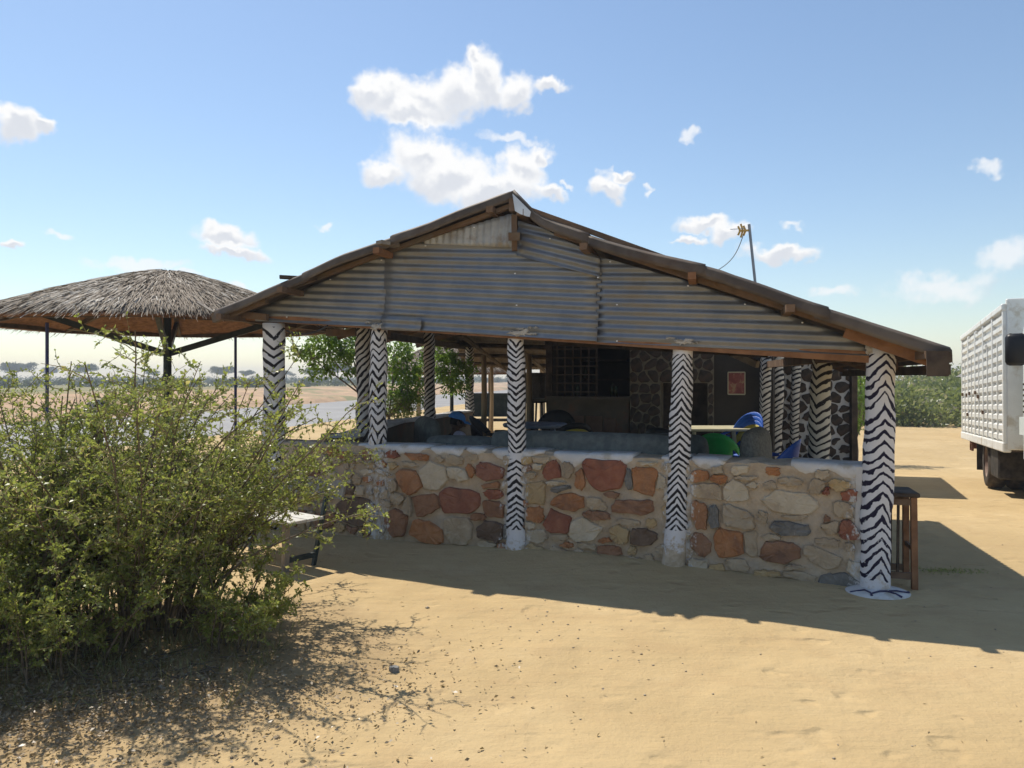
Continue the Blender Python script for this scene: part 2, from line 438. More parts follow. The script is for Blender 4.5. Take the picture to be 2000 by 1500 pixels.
def zebra(name, kind, pitch=0.062, amp=0.06, phase=0.0, base=(0.66, 0.64, 0.64), ink=(0.020, 0.017, 0.02), flip=None, wob=0.02, top=None, bottom=None, duty=0.42, turn=0.0, dirt=0.3, lobes=1, fade=0.0, lean=(0.0, 0.0)):
    """hand painted zebra stripes round a plastered post; object z runs up the post"""
    m, t, b = material(name)
    v = t.new('ShaderNodeTexCoord').outputs['Object']
    x, y, z = t.sep(v)
    x = t.math('SUBTRACT', x, t.math('MULTIPLY', z, lean[0]))
    y = t.math('SUBTRACT', y, t.math('MULTIPLY', z, lean[1]))
    # angle measured from the side that looks at the yard (-y), -pi..pi
    th = t.math('ARCTAN2', x, t.math('MULTIPLY', y, -1.0))
    th = t.math('ADD', th, turn)
    wv = t.mapping(v, scale=(1, 1, 1))
    wn = t.math('MULTIPLY', t.math('SUBTRACT', t.noise(wv, 4.5, 2), 0.5), wob * 4)
    wn2 = t.math('MULTIPLY', t.math('SUBTRACT', t.noise(wv, 18, 3), 0.5), wob * 1.8)
    if kind == 'spiral':
        sh = t.math('MULTIPLY', th, amp)
    else:
        if lobes == 1:
            ab = t.math('ABSOLUTE', t.math('SINE', th))
            bk_ = t.math('LESS_THAN', t.math('COSINE', th), 0.0)
            tr = t.math('ADD', ab, t.math('MULTIPLY', bk_, t.math('SUBTRACT', 2.0, t.math('MULTIPLY', ab, 2.0))))
        else:
            tr = t.math('PINGPONG', t.math('MULTIPLY', th, lobes), 1.5)
        sh = t.math('MULTIPLY', tr, amp if kind == 'up' else -amp)
        if flip is not None:
            sgn = t.math('SUBTRACT', t.math('MULTIPLY', t.math('GREATER_THAN', z, flip), 2.0), 1.0)
            sh = t.math('MULTIPLY', sh, sgn)
    wn3 = t.math('MULTIPLY', t.math('SUBTRACT', t.noise(v, 1.8, 1), 0.5), pitch * 2.2)
    u = t.math('ADD', t.math('ADD', t.math('ADD', z, wn3), sh), t.math('ADD', wn, wn2))
    fr = t.math('FRACT', t.math('ADD', t.math('DIVIDE', u, pitch), phase))
    edge = t.math('ABSOLUTE', t.math('SUBTRACT', fr, 0.5))
    dut = t.math('ADD', duty * .5, t.math('MULTIPLY', t.math('SUBTRACT', t.noise(v, 9, 3), 0.5), 0.34))
    line = t.math('SUBTRACT', 1.0, t.step(t.math('SUBTRACT', edge, dut), -0.02, 0.03))
    # dry-brush gaps
    gap = t.step(t.noise(t.mapping(v, scale=(1, 1, 1)), 48, 4, 0.7), 0.34, 0.44)
    gap2 = t.step(t.noise(v, 3.3, 2), 0.30, 0.46)
    chip = t.step(t.noise(v, 30, 5, 0.75), 0.30, 0.36)
    line = t.math('MULTIPLY', t.math('MULTIPLY', line, t.math('MAXIMUM', gap, gap2)), chip)
    if flip is not None:
        line = t.math('MULTIPLY', line, t.step(t.math('ABSOLUTE', t.math('SUBTRACT', z, flip)), 0.02, 0.035))
    if top is not None:
        line = t.math('MULTIPLY', line, t.math('LESS_THAN', t.math('ADD', z, wn), top))
    if bottom is not None:
        line = t.math('MULTIPLY', line, t.math('GREATER_THAN', t.math('ADD', z, wn), bottom))
    dn = t.step(t.noise(v, 7, 6, 0.68), 0.55, 0.75)
    bc = t.mix(t.math('MULTIPLY', dn, dirt), base, (0.40, 0.33, 0.25))
    # mud splashed up the foot and hand marks
    mud = t.math('ADD', t.noise(v, 13, 6, 0.72), t.math('MULTIPLY', z, -0.35))
    bc = t.mix(t.math('MULTIPLY', t.step(mud, 0.46, 0.60), 0.55), bc, (0.44, 0.34, 0.22))
    if fade:
        # the paint runs out into bare render near the ground
        fn = t.math('ADD', t.noise(v, 16, 6, 0.7), t.math('MULTIPLY', t.math('SUBTRACT', z, fade), 1.4))
        bare = t.mix(t.step(t.noise(v, 11, 5, .65), .35, .65), (0.40, 0.31, 0.21), (0.56, 0.46, 0.34))
        bc = t.mix(t.step(fn, 0.44, 0.56), bare, bc)
    col = t.mix(line, bc, ink)
    t.put(b.inputs['Base Color'], col)
    b.inputs['Roughness'].default_value = 0.85
    b.inputs['Specular IOR Level'].default_value = 0.25
    t.put(b.inputs['Normal'], t.bump(t.noise(v, 26, 6, 0.7), 0.5, 0.008))
    return m


# ------------------------------------------------------------------ mesh helpers
ORIGIN = {}


class MB:
    def __init__(self):
        self.v = []
        self.f = []
        self.smooth = False

    def add(self, vs_, fs_):
        o = len(self.v)
        self.v.extend([Vector(p) for p in vs_])
        self.f.extend([tuple(i + o for i in f) for f in fs_])
        return self

    def box(self, c, s, rz=0.0, m=None):
        x, y, z = s[0] / 2, s[1] / 2, s[2] / 2
        mat = Matrix.Rotation(rz, 3, 'Z') if m is None else m
        vs_ = [Vector(c) + mat @ Vector(p) for p in
               [(-x, -y, -z), (x, -y, -z), (x, y, -z), (-x, y, -z), (-x, -y, z), (x, -y, z), (x, y, z), (-x, y, z)]]
        return self.add(vs_, [(0, 3, 2, 1), (4, 5, 6, 7), (0, 1, 5, 4), (1, 2, 6, 5), (2, 3, 7, 6), (3, 0, 4, 7)])

    def rbox(self, c, s, r=0.02, m=None):
        """box with chamfered edges"""
        mat = m or Matrix.Identity(3)
        x, y, z = s[0] / 2, s[1] / 2, s[2] / 2
        r = min(r, x * .9, y * .9, z * .9)
        rings = []
        prof = [(-z, -r), (-z + r * .3, -r * .3), (-z + r, 0), (z - r, 0), (z - r * .3, -r * .3), (z, -r)]
        vs_, fs_ = [], []
        for (zz, ins) in prof:
            X, Y = x + ins, y + ins
            q = r * .7
            ring = [(-X + q, -Y), (X - q, -Y), (X, -Y + q), (X, Y - q), (X - q, Y), (-X + q, Y), (-X, Y - q), (-X, -Y + q)]
            rings.append(len(vs_))
            vs_ += [Vector(c) + mat @ Vector((a, b_, zz)) for a, b_ in ring]
        for i in range(len(prof) - 1):
            for k in range(8):
                a, b_ = rings[i] + k, rings[i] + (k + 1) % 8
                fs_.append((a, b_, b_ + 8, a + 8))
        fs_.append(tuple(reversed(range(8))))
        fs_.append(tuple(rings[-1] + k for k in range(8)))
        return self.add(vs_, fs_)

    def beam(self, p0, p1, w, h, up=(0, 0, 1)):
        p0, p1 = Vector(p0), Vector(p1)
        d = (p1 - p0)
        x = d.normalized()
        y = Vector(up).cross(x)
        y.normalize()
        z = x.cross(y)
        m = Matrix((x, y, z)).transposed()
        return self.box((p0 + p1) / 2, (d.length, w, h), m=m)

    def tube(self, pts, rad, n=8, caps=True, jit=0.0):
        pts = [Vector(p) for p in pts]
        if not hasattr(rad, '__len__'):
            rad = [rad] * len(pts)
        vs_, fs_ = [], []
        ref = Vector((0, 0, 1)) if abs((pts[-1] - pts[0]).normalized().z) < 0.9 else Vector((0, 1, 0))
        for i, p in enumerate(pts):
            t = (pts[min(i + 1, len(pts) - 1)] - pts[max(i - 1, 0)]).normalized()
            a = t.cross(ref).normalized()
            b_ = t.cross(a)
            for k in range(n):
                an = 2 * math.pi * k / n
                rr = rad[i] * (1 + (random.uniform(-jit, jit) if jit else 0))
                vs_.append(p + a * math.cos(an) * rr + b_ * math.sin(an) * rr)
        for i in range(len(pts) - 1):
            for k in range(n):
                a, b_ = i * n + k, i * n + (k + 1) % n
                fs_.append((a, b_, b_ + n, a + n))
        if caps:
            fs_.append(tuple(reversed(range(n))))
            fs_.append(tuple((len(pts) - 1) * n + k for k in range(n)))
        return self.add(vs_, fs_)

    def lathe(self, c, prof, n=20, sx=1, sy=1):
        vs_, fs_ = [], []
        for r, z in prof:
            for k in range(n):
                a = 2 * math.pi * k / n
                vs_.append(Vector(c) + Vector((r * math.cos(a) * sx, r * math.sin(a) * sy, z)))
        for i in range(len(prof) - 1):
            for k in range(n):
                a, b_ = i * n + k, i * n + (k + 1) % n
                fs_.append((a, b_, b_ + n, a + n))
        fs_.append(tuple(reversed(range(n))))
        fs_.append(tuple((len(prof) - 1) * n + k for k in range(n)))
        return self.add(vs_, fs_)

    def prism(self, poly, t):
        """poly: planar list of 3D points; t: extrusion vector"""
        n = len(poly)
        t = Vector(t)
        vs_ = [Vector(p) for p in poly] + [Vector(p) + t for p in poly]
        fs_ = [tuple(reversed(range(n))), tuple(range(n, 2 * n))]
        for k in range(n):
            fs_.append((k, (k + 1) % n, n + (k + 1) % n, n + k))
        return self.add(vs_, fs_)

    def build(self, name, mat, parent=None, origin=None, smooth=None, label=None, cat=None, group=None, kind=None):
        vs_ = self.v
        if origin is None:
            xs = [p.x for p in vs_]; ys = [p.y for p in vs_]; zs = [p.z for p in vs_]
            origin = Vector(((min(xs) + max(xs)) / 2, (min(ys) + max(ys)) / 2, min(zs) if parent is None else (min(zs) + max(zs)) / 2))
        origin = Vector(origin)
        me = bpy.data.meshes.new(name)
        me.from_pydata([tuple(p - origin) for p in vs_], [], self.f)
        if smooth or (smooth is None and self.smooth):
            me.polygons.foreach_set('use_smooth', [True] * len(me.polygons))
        me.update()
        return link(name, me, mat, parent, origin, label, cat, group, kind)


def fix_normals(o):
    import bmesh
    bm = bmesh.new()
    bm.from_mesh(o.data)
    bmesh.ops.recalc_face_normals(bm, faces=bm.faces)
    bm.to_mesh(o.data)
    bm.free()


def link(name, me, mat, parent=None, origin=(0, 0, 0), label=None, cat=None, group=None, kind=None):
    o = bpy.data.objects.new(name, me)
    COL.objects.link(o)
    if mat is not None and me is not None:
        me.materials.append(M[mat] if isinstance(mat, str) else mat)
    origin = Vector(origin)
    ORIGIN[o.name] = origin
    if parent is not None:
        o.parent = parent
        o.location = origin - ORIGIN[parent.name]
    else:
        o.location = origin
    tag(o, label, cat, group, kind)
    return o


def tag(o, label=None, cat=None, group=None, kind=None):
    if label: o['label'] = label
    if cat: o['category'] = cat
    if group: o['group'] = group
    if kind: o['kind'] = kind
    return o


def thing(name, label, cat, loc=(0, 0, 0), group=None):
    o = bpy.data.objects.new(name, None)
    COL.objects.link(o)
    o.empty_display_size = 0.2
    o.location = loc
    ORIGIN[o.name] = Vector(loc)
    return tag(o, label, cat, group)


def copy_tree(o, parent=None):
    c = o.copy()
    COL.objects.link(c)
    c.parent = parent
    ORIGIN[c.name] = Vector(o.location)
    for ch in list(o.children):
        copy_tree(ch, c)
    return c


def np_mesh(name, V, Q, tint=None, smooth=False):
    me = bpy.data.meshes.new(name)
    V = np.asarray(V, dtype=np.float32)
    Q = np.asarray(Q, dtype=np.int32)
    me.vertices.add(len(V))
    me.vertices.foreach_set('co', V.ravel())
    k = Q.shape[1]
    me.loops.add(Q.size)
    me.loops.foreach_set('vertex_index', Q.ravel())
    me.polygons.add(len(Q))
    me.polygons.foreach_set('loop_start', np.arange(0, Q.size, k, dtype=np.int32))
    if smooth:
        me.polygons.foreach_set('use_smooth', np.ones(len(Q), dtype=bool))
    me.update(calc_edges=True)
    if tint is not None:
        a = me.attributes.new('tint', 'FLOAT', 'FACE')
        a.data.foreach_set('value', np.asarray(tint, dtype=np.float32))
    return me


def norm(a):
    return a / np.maximum(np.linalg.norm(a, axis=-1, keepdims=True), 1e-9)


def leaf_mesh(name, P, D, L, Wd, tint, fold=0.25):
    """diamond leaves: base points P, directions D, lengths L, widths Wd"""
    n = len(P)
    D = norm(D)
    ref = norm(rng.normal(size=(n, 3)) + np.array([0, 0, 0.6]))
    S = norm(np.cross(D, ref))
    Nn = np.cross(S, D)
    L = np.broadcast_to(L, (n,))[:, None]
    Wd = np.broadcast_to(Wd, (n,))[:, None]
    v = np.empty((n, 4, 3))
    v[:, 0] = P
    v[:, 1] = P + D * L * .5 + S * Wd * .5 + Nn * Wd * fold
    v[:, 2] = P + D * L
    v[:, 3] = P + D * L * .5 - S * Wd * .5 + Nn * Wd * fold
    Q = np.arange(n * 4).reshape(n, 4)
    return np_mesh(name, v.reshape(-1, 3), Q, tint)


def tubes_mesh(name, paths, n=3):
    """paths: list of (pts[k,3], radii[k])"""
    V, Q = [], []
    o = 0
    an = np.arange(n) * 2 * np.pi / n
    for pts, rad in paths:
        pts = np.asarray(pts); k = len(pts)
        t = norm(np.gradient(pts, axis=0))
        ref = np.array([0.31, 0.2, 0.93]) if abs(t[0][2]) < .8 else np.array([0.9, 0.3, 0.1])
        a = norm(np.cross(t, ref))
        b = np.cross(t, a)
        ring = pts[:, None, :] + (a[:, None, :] * np.cos(an)[None, :, None] + b[:, None, :] * np.sin(an)[None, :, None]) * np.asarray(rad)[:, None, None]
        V.append(ring.reshape(-1, 3))
        i = np.arange(k - 1)[:, None] * n + np.arange(n)[None, :]
        j = np.arange(k - 1)[:, None] * n + (np.arange(n)[None, :] + 1) % n
        Q.append(np.stack([i, j, j + n, i + n], -1).reshape(-1, 4) + o)
        o += k * n
    return np_mesh(name, np.concatenate(V), np.concatenate(Q), smooth=True)


def growth(p, d, length, n, curl=0.15, pull=(0, 0, 0)):
    """a wandering shoot"""
    pts = [np.array(p, float)]
    d = np.array(d, float); d /= np.linalg.norm(d)
    st = length / n
    for i in range(n):
        d = d + rng.normal(size=3) * curl + np.array(pull) / n
        d /= np.linalg.norm(d)
        pts.append(pts[-1] + d * st)
    return np.array(pts)

# ================================================================== ground and river
def smooth01(x):
    x = np.clip(x, 0, 1)
    return x * x * (3 - 2 * x)


def vnoise(x, y, seed=0):
    """cheap smooth pseudo-noise from sines"""
    r = np.random.default_rng(seed)
    out = 0
    for i in range(7):
        a, b, c = r.uniform(0, 6.28), r.uniform(.6, 1.9), r.uniform(0, 6.28)
        out = out + np.sin((x * np.cos(a) + y * np.sin(a)) * b + c + 1.7 * np.sin((x * np.sin(a) - y * np.cos(a)) * b * .6 + c))
    return out / 7


def ground_z(x, y):
    c = x * 0.97 - y * 0.22                       # across the river, negative to the left
    z = np.zeros_like(x, dtype=float)
    z -= 0.045 * np.clip(y - 8.3, 0, 9) * smooth01((x - 3.2) / 2.5)
    wig = vnoise(x * .25, y * .25, 3) * 0.8
    near = smooth01((-12.6 - c + wig) / 2.2)
    far = smooth01((-38 - c + wig * 2.2) / 2.2)
    z = z - 1.55 * near + 0.85 * far + 0.65 * smooth01((-46 - c + wig * 3) / 9)
    z = z + 0.16 * vnoise(x * .8, y * .8, 5) * far * smooth01((c + 75) / 20)
    r = np.hypot(x, y)
    z = z + 0.012 * vnoise(x * 1.7, y * 1.7, 8) * smooth01((40 - r) / 20) * (1 - near)
    z = z + 0.006 * vnoise(x * 6, y * 6, 9) * smooth01((9 - r) / 5)
    z = z + 0.05 * np.exp(-((x + 2.3) / 1.3) ** 2 - ((y - 4.6) / 1.0) ** 2)
    # sand drifted up against the front wall
    s = (x - A[0]) * U[0] + (y - A[1]) * U[1]
    off = (x - A[0]) * NF[0] + (y - A[1]) * NF[1]
    z = z + 0.07 * np.exp(-((s - 2.2) / 1.3) ** 2) * np.exp(-(np.clip(off, -.2, 9) / 0.45) ** 2)
    return z


def gz(x, y):
    return float(ground_z(np.array([float(x)]), np.array([float(y)]))[0])


def ground():
    n = 340
    tt = np.linspace(-1, 1, n)
    b = 7.2
    xs = 700 * np.sinh(b * tt) / np.sinh(b)
    ys = 700 * np.sinh(b * np.linspace(-.8, 1, n)) / np.sinh(b) + 5.0
    X, Y = np.meshgrid(xs - 0.5, ys)
    Z = ground_z(X, Y)
    V = np.stack([X, Y, Z], -1).reshape(-1, 3)
    i = np.arange(n - 1)[:, None] * n + np.arange(n - 1)[None, :]
    Q = np.stack([i, i + 1, i + n + 1, i + n], -1).reshape(-1, 4)
    me = np_mesh('ground', V, Q, smooth=True)
    m, t, bs = material('sandy_ground')
    pos = t.new('ShaderNodeNewGeometry').outputs['Position']
    x, y, z = t.sep(pos)
    c = t.math('SUBTRACT', t.math('MULTIPLY', x, .97), t.math('MULTIPLY', y, .22))
    n_big = t.noise(pos, .55, 5, .6)
    n_mid = t.noise(pos, 3.2, 6, .65)
    n_fine = t.noise(pos, 45, 5, .7)
    sand = t.mix(t.step(n_big, .3, .7), (0.45, 0.325, 0.165), (0.52, 0.385, 0.205))
    sand = t.mix(t.math('MULTIPLY', t.step(n_mid, .45, .75), .45), sand, (0.42, 0.29, 0.15))
    sand = t.mix(t.math('MULTIPLY', t.step(n_fine, .55, .75), .28), sand, (0.36, 0.26, 0.155))
    scuff = t.noise(t.mapping(pos, scale=(.4, 2.0, 1), rot=(0, 0, .45)), 1.6, 5, .7)
    sand = t.mix(t.math('MULTIPLY', t.step(scuff, .52, .70), .38), sand, (0.40, 0.275, 0.145))
    sand = t.mix(t.math('MULTIPLY', t.step(t.noise(pos, 1.1, 6, .7), .55, .72), .35), sand, (0.56, 0.43, 0.25))
    spk = t.step(t.noise(pos, 120, 3, .6), .69, .72)
    sand = t.mix(t.math('MULTIPLY', spk, .5), sand, (0.24, 0.175, 0.11))
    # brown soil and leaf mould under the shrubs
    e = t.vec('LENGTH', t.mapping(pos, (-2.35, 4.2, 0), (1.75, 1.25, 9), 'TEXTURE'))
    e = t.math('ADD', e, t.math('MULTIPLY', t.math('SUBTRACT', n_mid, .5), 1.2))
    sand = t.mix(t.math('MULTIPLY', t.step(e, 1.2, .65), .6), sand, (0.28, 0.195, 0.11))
    # ruddy far bank, then scrub land
    cw = t.math('ADD', c, t.math('MULTIPLY', t.math('SUBTRACT', t.noise(pos, .09, 4), .5), 22))
    bank = t.mix(t.step(t.noise(t.mapping(pos, scale=(1, 1, 6)), .35, 6, .65), .38, .66), (0.50, 0.335, 0.195), (0.36, 0.24, 0.15))
    bank = t.mix(t.step(t.noise(pos, .12, 5, .65), .52, .66), bank, (0.22, 0.21, 0.10))
    col = t.mix(t.step(c, -36, -38), sand, bank)
    scrub = t.mix(t.step(t.noise(pos, .06, 6, .7), .36, .64), (0.17, 0.18, 0.075), (0.30, 0.24, 0.12))
    farm = t.math('MAXIMUM', t.step(cw, -56, -74), t.math('MULTIPLY', t.step(y, 34, 46), t.step(c, -10, -4)))
    col = t.mix(farm, col, scrub)
    t.put(bs.inputs['Base Color'], col)
    bs.inputs['Roughness'].default_value = 0.95
    bs.inputs['Specular IOR Level'].default_value = 0.12
    vor = t.new('ShaderNodeTexVoronoi', feature='SMOOTH_F1')
    t.put(vor.inputs['Vector'], t.vec('ADD', t.mapping(pos, scale=(1, 1.5, 1)), t.vec('SCALE', t.noise(pos, 5, 2, out=1), scale=.25)))
    vor.inputs['Scale'].default_value = 3.6
    tread = t.math('MULTIPLY', t.step(vor.outputs['Distance'], .08, .34), t.math('MULTIPLY', t.step(t.noise(pos, .9, 3), .42, .60), 1.1))
    drag = t.noise(t.mapping(pos, scale=(.35, 2.2, 1), rot=(0, 0, .45)), 3.0, 4, .6)
    n_mid = t.math('ADD', n_mid, t.math('ADD', tread, t.math('MULTIPLY', drag, .8)))
    h = t.math('ADD', t.math('MULTIPLY', n_mid, .9), t.math('ADD', t.math('MULTIPLY', t.noise(pos, 14, 5, .65), .5), t.math('MULTIPLY', n_fine, .22)))
    t.put(bs.inputs['Normal'], t.bump(h, .6, .035))
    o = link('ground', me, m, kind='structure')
    return o


ground()


def river():
    # one sheet of silty water lying in the channel
    def at(c, l):
        d = np.array([0.2212, 0.9752])
        p = np.array([0.97, -0.22]) * c + d * l
        return (p[0], p[1], -1.22)
    me = bpy.data.meshes.new('river')
    me.from_pydata([at(-41, -200), at(-11.5, -200), at(-11.5, 560), at(-41, 560)], [], [(0, 1, 2, 3)])
    m, t, b = material('silty_river_water')
    pos = t.new('ShaderNodeNewGeometry').outputs['Position']
    t.put(b.inputs['Base Color'], t.mix(t.step(t.noise(pos, .25, 5), .35, .65), (0.23, 0.205, 0.18), (0.28, 0.255, 0.225)))
    b.inputs['Roughness'].default_value = 0.5
    b.inputs['Specular IOR Level'].default_value = 0.25
    t.put(b.inputs['Normal'], t.bump(t.noise(t.mapping(pos, scale=(1, .5, 1)), 2.6, 5, .6), .35, .05))
    link('river', me, m, kind='structure')


river()

# ================================================================== the open-sided bar building
bar = thing('open_bar_building', 'long open-sided bar with zebra striped columns, stone parapet and corrugated iron gable roof', 'building', (0.6, 7.2, 0))

# ---- front wall
ZT = 0.93


def wall_block(p0, p1, z0, z1, thick, seg, wob=0.012):
    """lumpy wall from p0 to p1 (its front line), thickness going back along the ridge direction"""
    b = MB()
    n = seg
    rows = [(0, z0), (0, z0 + (z1 - z0) * .33), (0, z0 + (z1 - z0) * .66), (0, z1 - .02), (.04, z1), (thick - .04, z1), (thick, z1 - .02), (thick, z0)]
    vs_, fs_ = [], []
    for i in range(n + 1):
        s = i / n
        q = Vector(p0).lerp(Vector(p1), s)
        for (o, z) in rows:
            zz = z + (random.uniform(-wob, wob) if z > z0 + .1 else 0)
            back = N3 * (-o + random.uniform(-wob, wob) * .7)
            vs_.append(Vector((q.x + back.x, q.y + back.y, zz)))
    k = len(rows)
    for i in range(n):
        for j in range(k - 1):
            a = i * k + j
            fs_.append((a, a + k, a + k + 1, a + 1))
    fs_.append(tuple(range(k)))
    fs_.append(tuple(reversed([n * k + j for j in range(k)])))
    return b.add(vs_, fs_)


s_l = FS(520)[0]
s_r = FS(1690)[0]
fw = wall_block(SP(s_l, 0), SP(s_r, 0), -0.15, ZT, 0.34, 60).build('front_wall', 'mortar', bar, smooth=False)
fix_normals(fw)
# whitewashed coping, uneven and broken
cop = MB()
segs = [(700, 838), (842, 905), (912, 948), (962, 1062), (1082, 1236), (1292, 1345), (1352, 1420), (1545, 1692)]
for i, (a, b_) in enumerate(segs):
    s0, s1 = FS(a)[0], FS(b_)[0]
    nn = max(3, int((s1 - s0) / .05))
    up, lo = [], []
    cop = MB()
    vs_, fs_ = [], []
    for k in range(nn + 1):
        s = s0 + (s1 - s0) * k / nn
        e = min(k, nn - k) / nn
        dep = (0.060 + .022 * math.sin(s * 9 + i) + .014 * math.sin(s * 23 + 2 * i) + .006 * random.random()) * (0.35 + min(1, e * 7) * .65) * (1.35 if i in (4, 7) else .9)
        t_ = 0.006 + random.uniform(-.001, .001)
        zz = ZT + 0.012 + .005 * math.sin(s * 7 + i) + random.uniform(-.001, .001)
        for (o, z) in [(0.0, ZT - dep), (t_, ZT - dep + .008), (t_ + .004, zz - .02), (-.02, zz), (-.34, zz - .004), (-.352, zz - .04)]:
            p = SP(s, z, o)
            vs_.append(p)
    for k in range(nn):
        for j in range(5):
            a0 = k * 6 + j
            fs_.append((a0, a0 + 6, a0 + 7, a0 + 1))
    fs_.append(tuple(range(6)))
    fs_.append(tuple(reversed([nn * 6 + j for j in range(6)])))
    o = cop.add(vs_, fs_).build('coping', 'whitewash', fw, smooth=True)
    fix_normals(o)


def stone_mesh(cx, cy, w, h, place, proud=0.022, n=11, power=2.6, jit=0.13, tilt=0.0):
    """irregular flat-faced stone; place(u, v, out) gives the 3D point"""
    b = MB()
    rad = [1 + random.uniform(-jit, jit) for _ in range(n)]
    ph = random.uniform(0, 6.28)
    outline = []
    for k in range(n):
        a = ph + 2 * math.pi * (k + random.uniform(-.2, .2)) / n
        ca, sa = math.cos(a), math.sin(a)
        rr = (abs(ca) ** power + abs(sa) ** power) ** (-1 / power) * rad[k]
        x, y = ca * rr * w / 2, sa * rr * h / 2
        outline.append((x * math.cos(tilt) - y * math.sin(tilt), x * math.sin(tilt) + y * math.cos(tilt)))
    vs_ = []
    for sc, o in ((1.0, -.03), (1.0, proud * .45), (0.90, proud)):
        for (x, y) in outline:
            vs_.append(place(cx + x * sc, cy + y * sc, o + (random.uniform(-.003, .003) if o > 0 else 0)))
    vs_.append(place(cx, cy, proud + random.uniform(-.004, .006)))
    fs_ = []
    for r in range(2):
        for k in range(n):
            a0, b0 = r * n + k, r * n + (k + 1) % n
            fs_.append((a0, b0, b0 + n, a0 + n))
    for k in range(n):
        fs_.append((2 * n + k, 2 * n + (k + 1) % n, 3 * n))
    return b.add(vs_, fs_)


def voronoi(wd, ht, nx, ny, jit=.33):
    """irregular cells filling a wd x ht rectangle"""
    pts = []
    for j in range(ny):
        for i in range(nx):
            pts.append(((i + .5 + (.25 if j % 2 else -.25) + random.uniform(-jit, jit)) * wd / nx, (j + .5 + random.uniform(-jit, jit)) * ht / ny))
    cells = []
    for a_ in pts:
        poly = [(0, 0), (wd, 0), (wd, ht), (0, ht)]
        for b_ in pts:
            if b_ is a_:
                continue
            mx_, my_ = (a_[0] + b_[0]) / 2, (a_[1] + b_[1]) / 2
            nx_, ny_ = b_[0] - a_[0], b_[1] - a_[1]
            if nx_ * nx_ + ny_ * ny_ > 16 * max(wd / nx, ht / ny) ** 2:
                continue
            new = []
            for k in range(len(poly)):
                p, q = poly[k], poly[(k + 1) % len(poly)]
                dp, dq = (p[0] - mx_) * nx_ + (p[1] - my_) * ny_, (q[0] - mx_) * nx_ + (q[1] - my_) * ny_
                if dp <= 0:
                    new.append(p)
                if dp * dq < 0:
                    f = dp / (dp - dq)
                    new.append((p[0] + (q[0] - p[0]) * f, p[1] + (q[1] - p[1]) * f))
            poly = new
            if len(poly) < 3:
                break
        if len(poly) >= 3:
            cells.append(poly)
    return cells


def cell_stone(poly, place, v0, gap, proud, fr=(.25, .75), jit=0.0, inner=.86):
    """one stone from a cell: rounded off, set back from the joint"""
    cx_, cy_ = sum(p[0] for p in poly) / len(poly), sum(p[1] for p in poly) / len(poly)
    rnd = []
    for k in range(len(poly)):
        p, q = poly[k], poly[(k + 1) % len(poly)]
        for f in fr:
            rnd.append((p[0] + (q[0] - p[0]) * f + random.uniform(-jit, jit), p[1] + (q[1] - p[1]) * f + random.uniform(-jit, jit)))
    out = []
    for (x, y) in rnd:
        d_ = math.hypot(x - cx_, y - cy_) + 1e-6
        k_ = max(.3, (d_ - gap * random.uniform(.6, 1.6)) / d_)
        out.append((cx_ + (x - cx_) * k_, cy_ + (y - cy_) * k_))
    n = len(out)
    vs_ = [place(x, v0 + y, -.02) for x, y in out] + [place(x, v0 + y, proud * .5) for x, y in out]
    vs_ += [place(cx_ + (x - cx_) * inner, v0 + cy_ + (y - cy_) * inner, proud * random.uniform(.75, 1.1)) for x, y in out]
    vs_.append(place(cx_, v0 + cy_, proud))
    fs_ = []
    for r_ in range(2):
        for k in range(n):
            a0, b0 = r_ * n + k, r_ * n + (k + 1) % n
            fs_.append((a0, b0, b0 + n, a0 + n))
    for k in range(n):
        fs_.append((2 * n + k, 2 * n + (k + 1) % n, 3 * n))
    return MB().add(vs_, fs_)


# stones of the front wall: x0, x1, y0, y1 (as read off the facade), kind
ST = []
def c7(x0, x1, y0, y1, k, t=0): ST.append((600 + x0 / 3.125, 600 + x1 / 3.125, 820 + y0 / 3.125, 820 + y1 / 3.125, k, t))
def cR(x0, x1, y0, y1, k, t=0): ST.append((1320 + x0 / 5, 1320 + x1 / 5, 880 + y0 / 5, 880 + y1 / 5, k, t))
def c6(x0, x1, y0, y1, k, t=0): ST.append((1000 + x0 / 5.556, 1000 + x1 / 5.556, 860 + y0 / 5.556, 860 + y1 / 5.556, k, t))
for a in [(490, 555, 190, 235, 'red'), (600, 750, 205, 245, 'orange'), (565, 680, 295, 440, 'orange'), (700, 840, 258, 415, 'pale'), (645, 790, 460, 575, 'brown', .25),
          (820, 1050, 420, 565, 'red'), (635, 820, 615, 748, 'orange'), (862, 1000, 585, 745, 'tan'), (850, 995, 290, 370, 'pale', -.2), (1030, 1190, 258, 372, 'red'),
          (1092, 1190, 420, 482, 'red'), (1090, 1190, 497, 590, 'brown'), (1040, 1215, 622, 738, 'dark'), (1350, 1445, 375, 515, 'ochre'), (1345, 1440, 530, 622, 'orange'),
          (1450, 1550, 260, 365, 'red'), (1500, 1600, 393, 446, 'grey'), (1510, 1700, 448, 555, 'orange'), (1465, 1600, 572, 700, 'red', -.5), (1612, 1770, 600, 745, 'pale', .45),
          (1862, 1965, 640, 755, 'ochre', .3), (1770, 1922, 762, 830, 'brown'), (180, 425, 480, 640, 'dark'), (215, 300, 390, 460, 'dark'), (492, 602, 540, 700, 'brown'),
          (966, 1022, 275, 345, 'orange'), (1640, 1700, 300, 425, 'orange'), (1705, 1940, 240, 430, 'red', .2), (1822, 2140, 478, 580, 'brown'),
          (570, 690, 255, 285, 'tan'), (600, 640, 460, 600, 'tan'), (1210, 1230, 640, 740, 'grey'), (40, 160, 380, 480, 'tan'), (60, 170, 560, 660, 'brown')]:
    c7(*a)
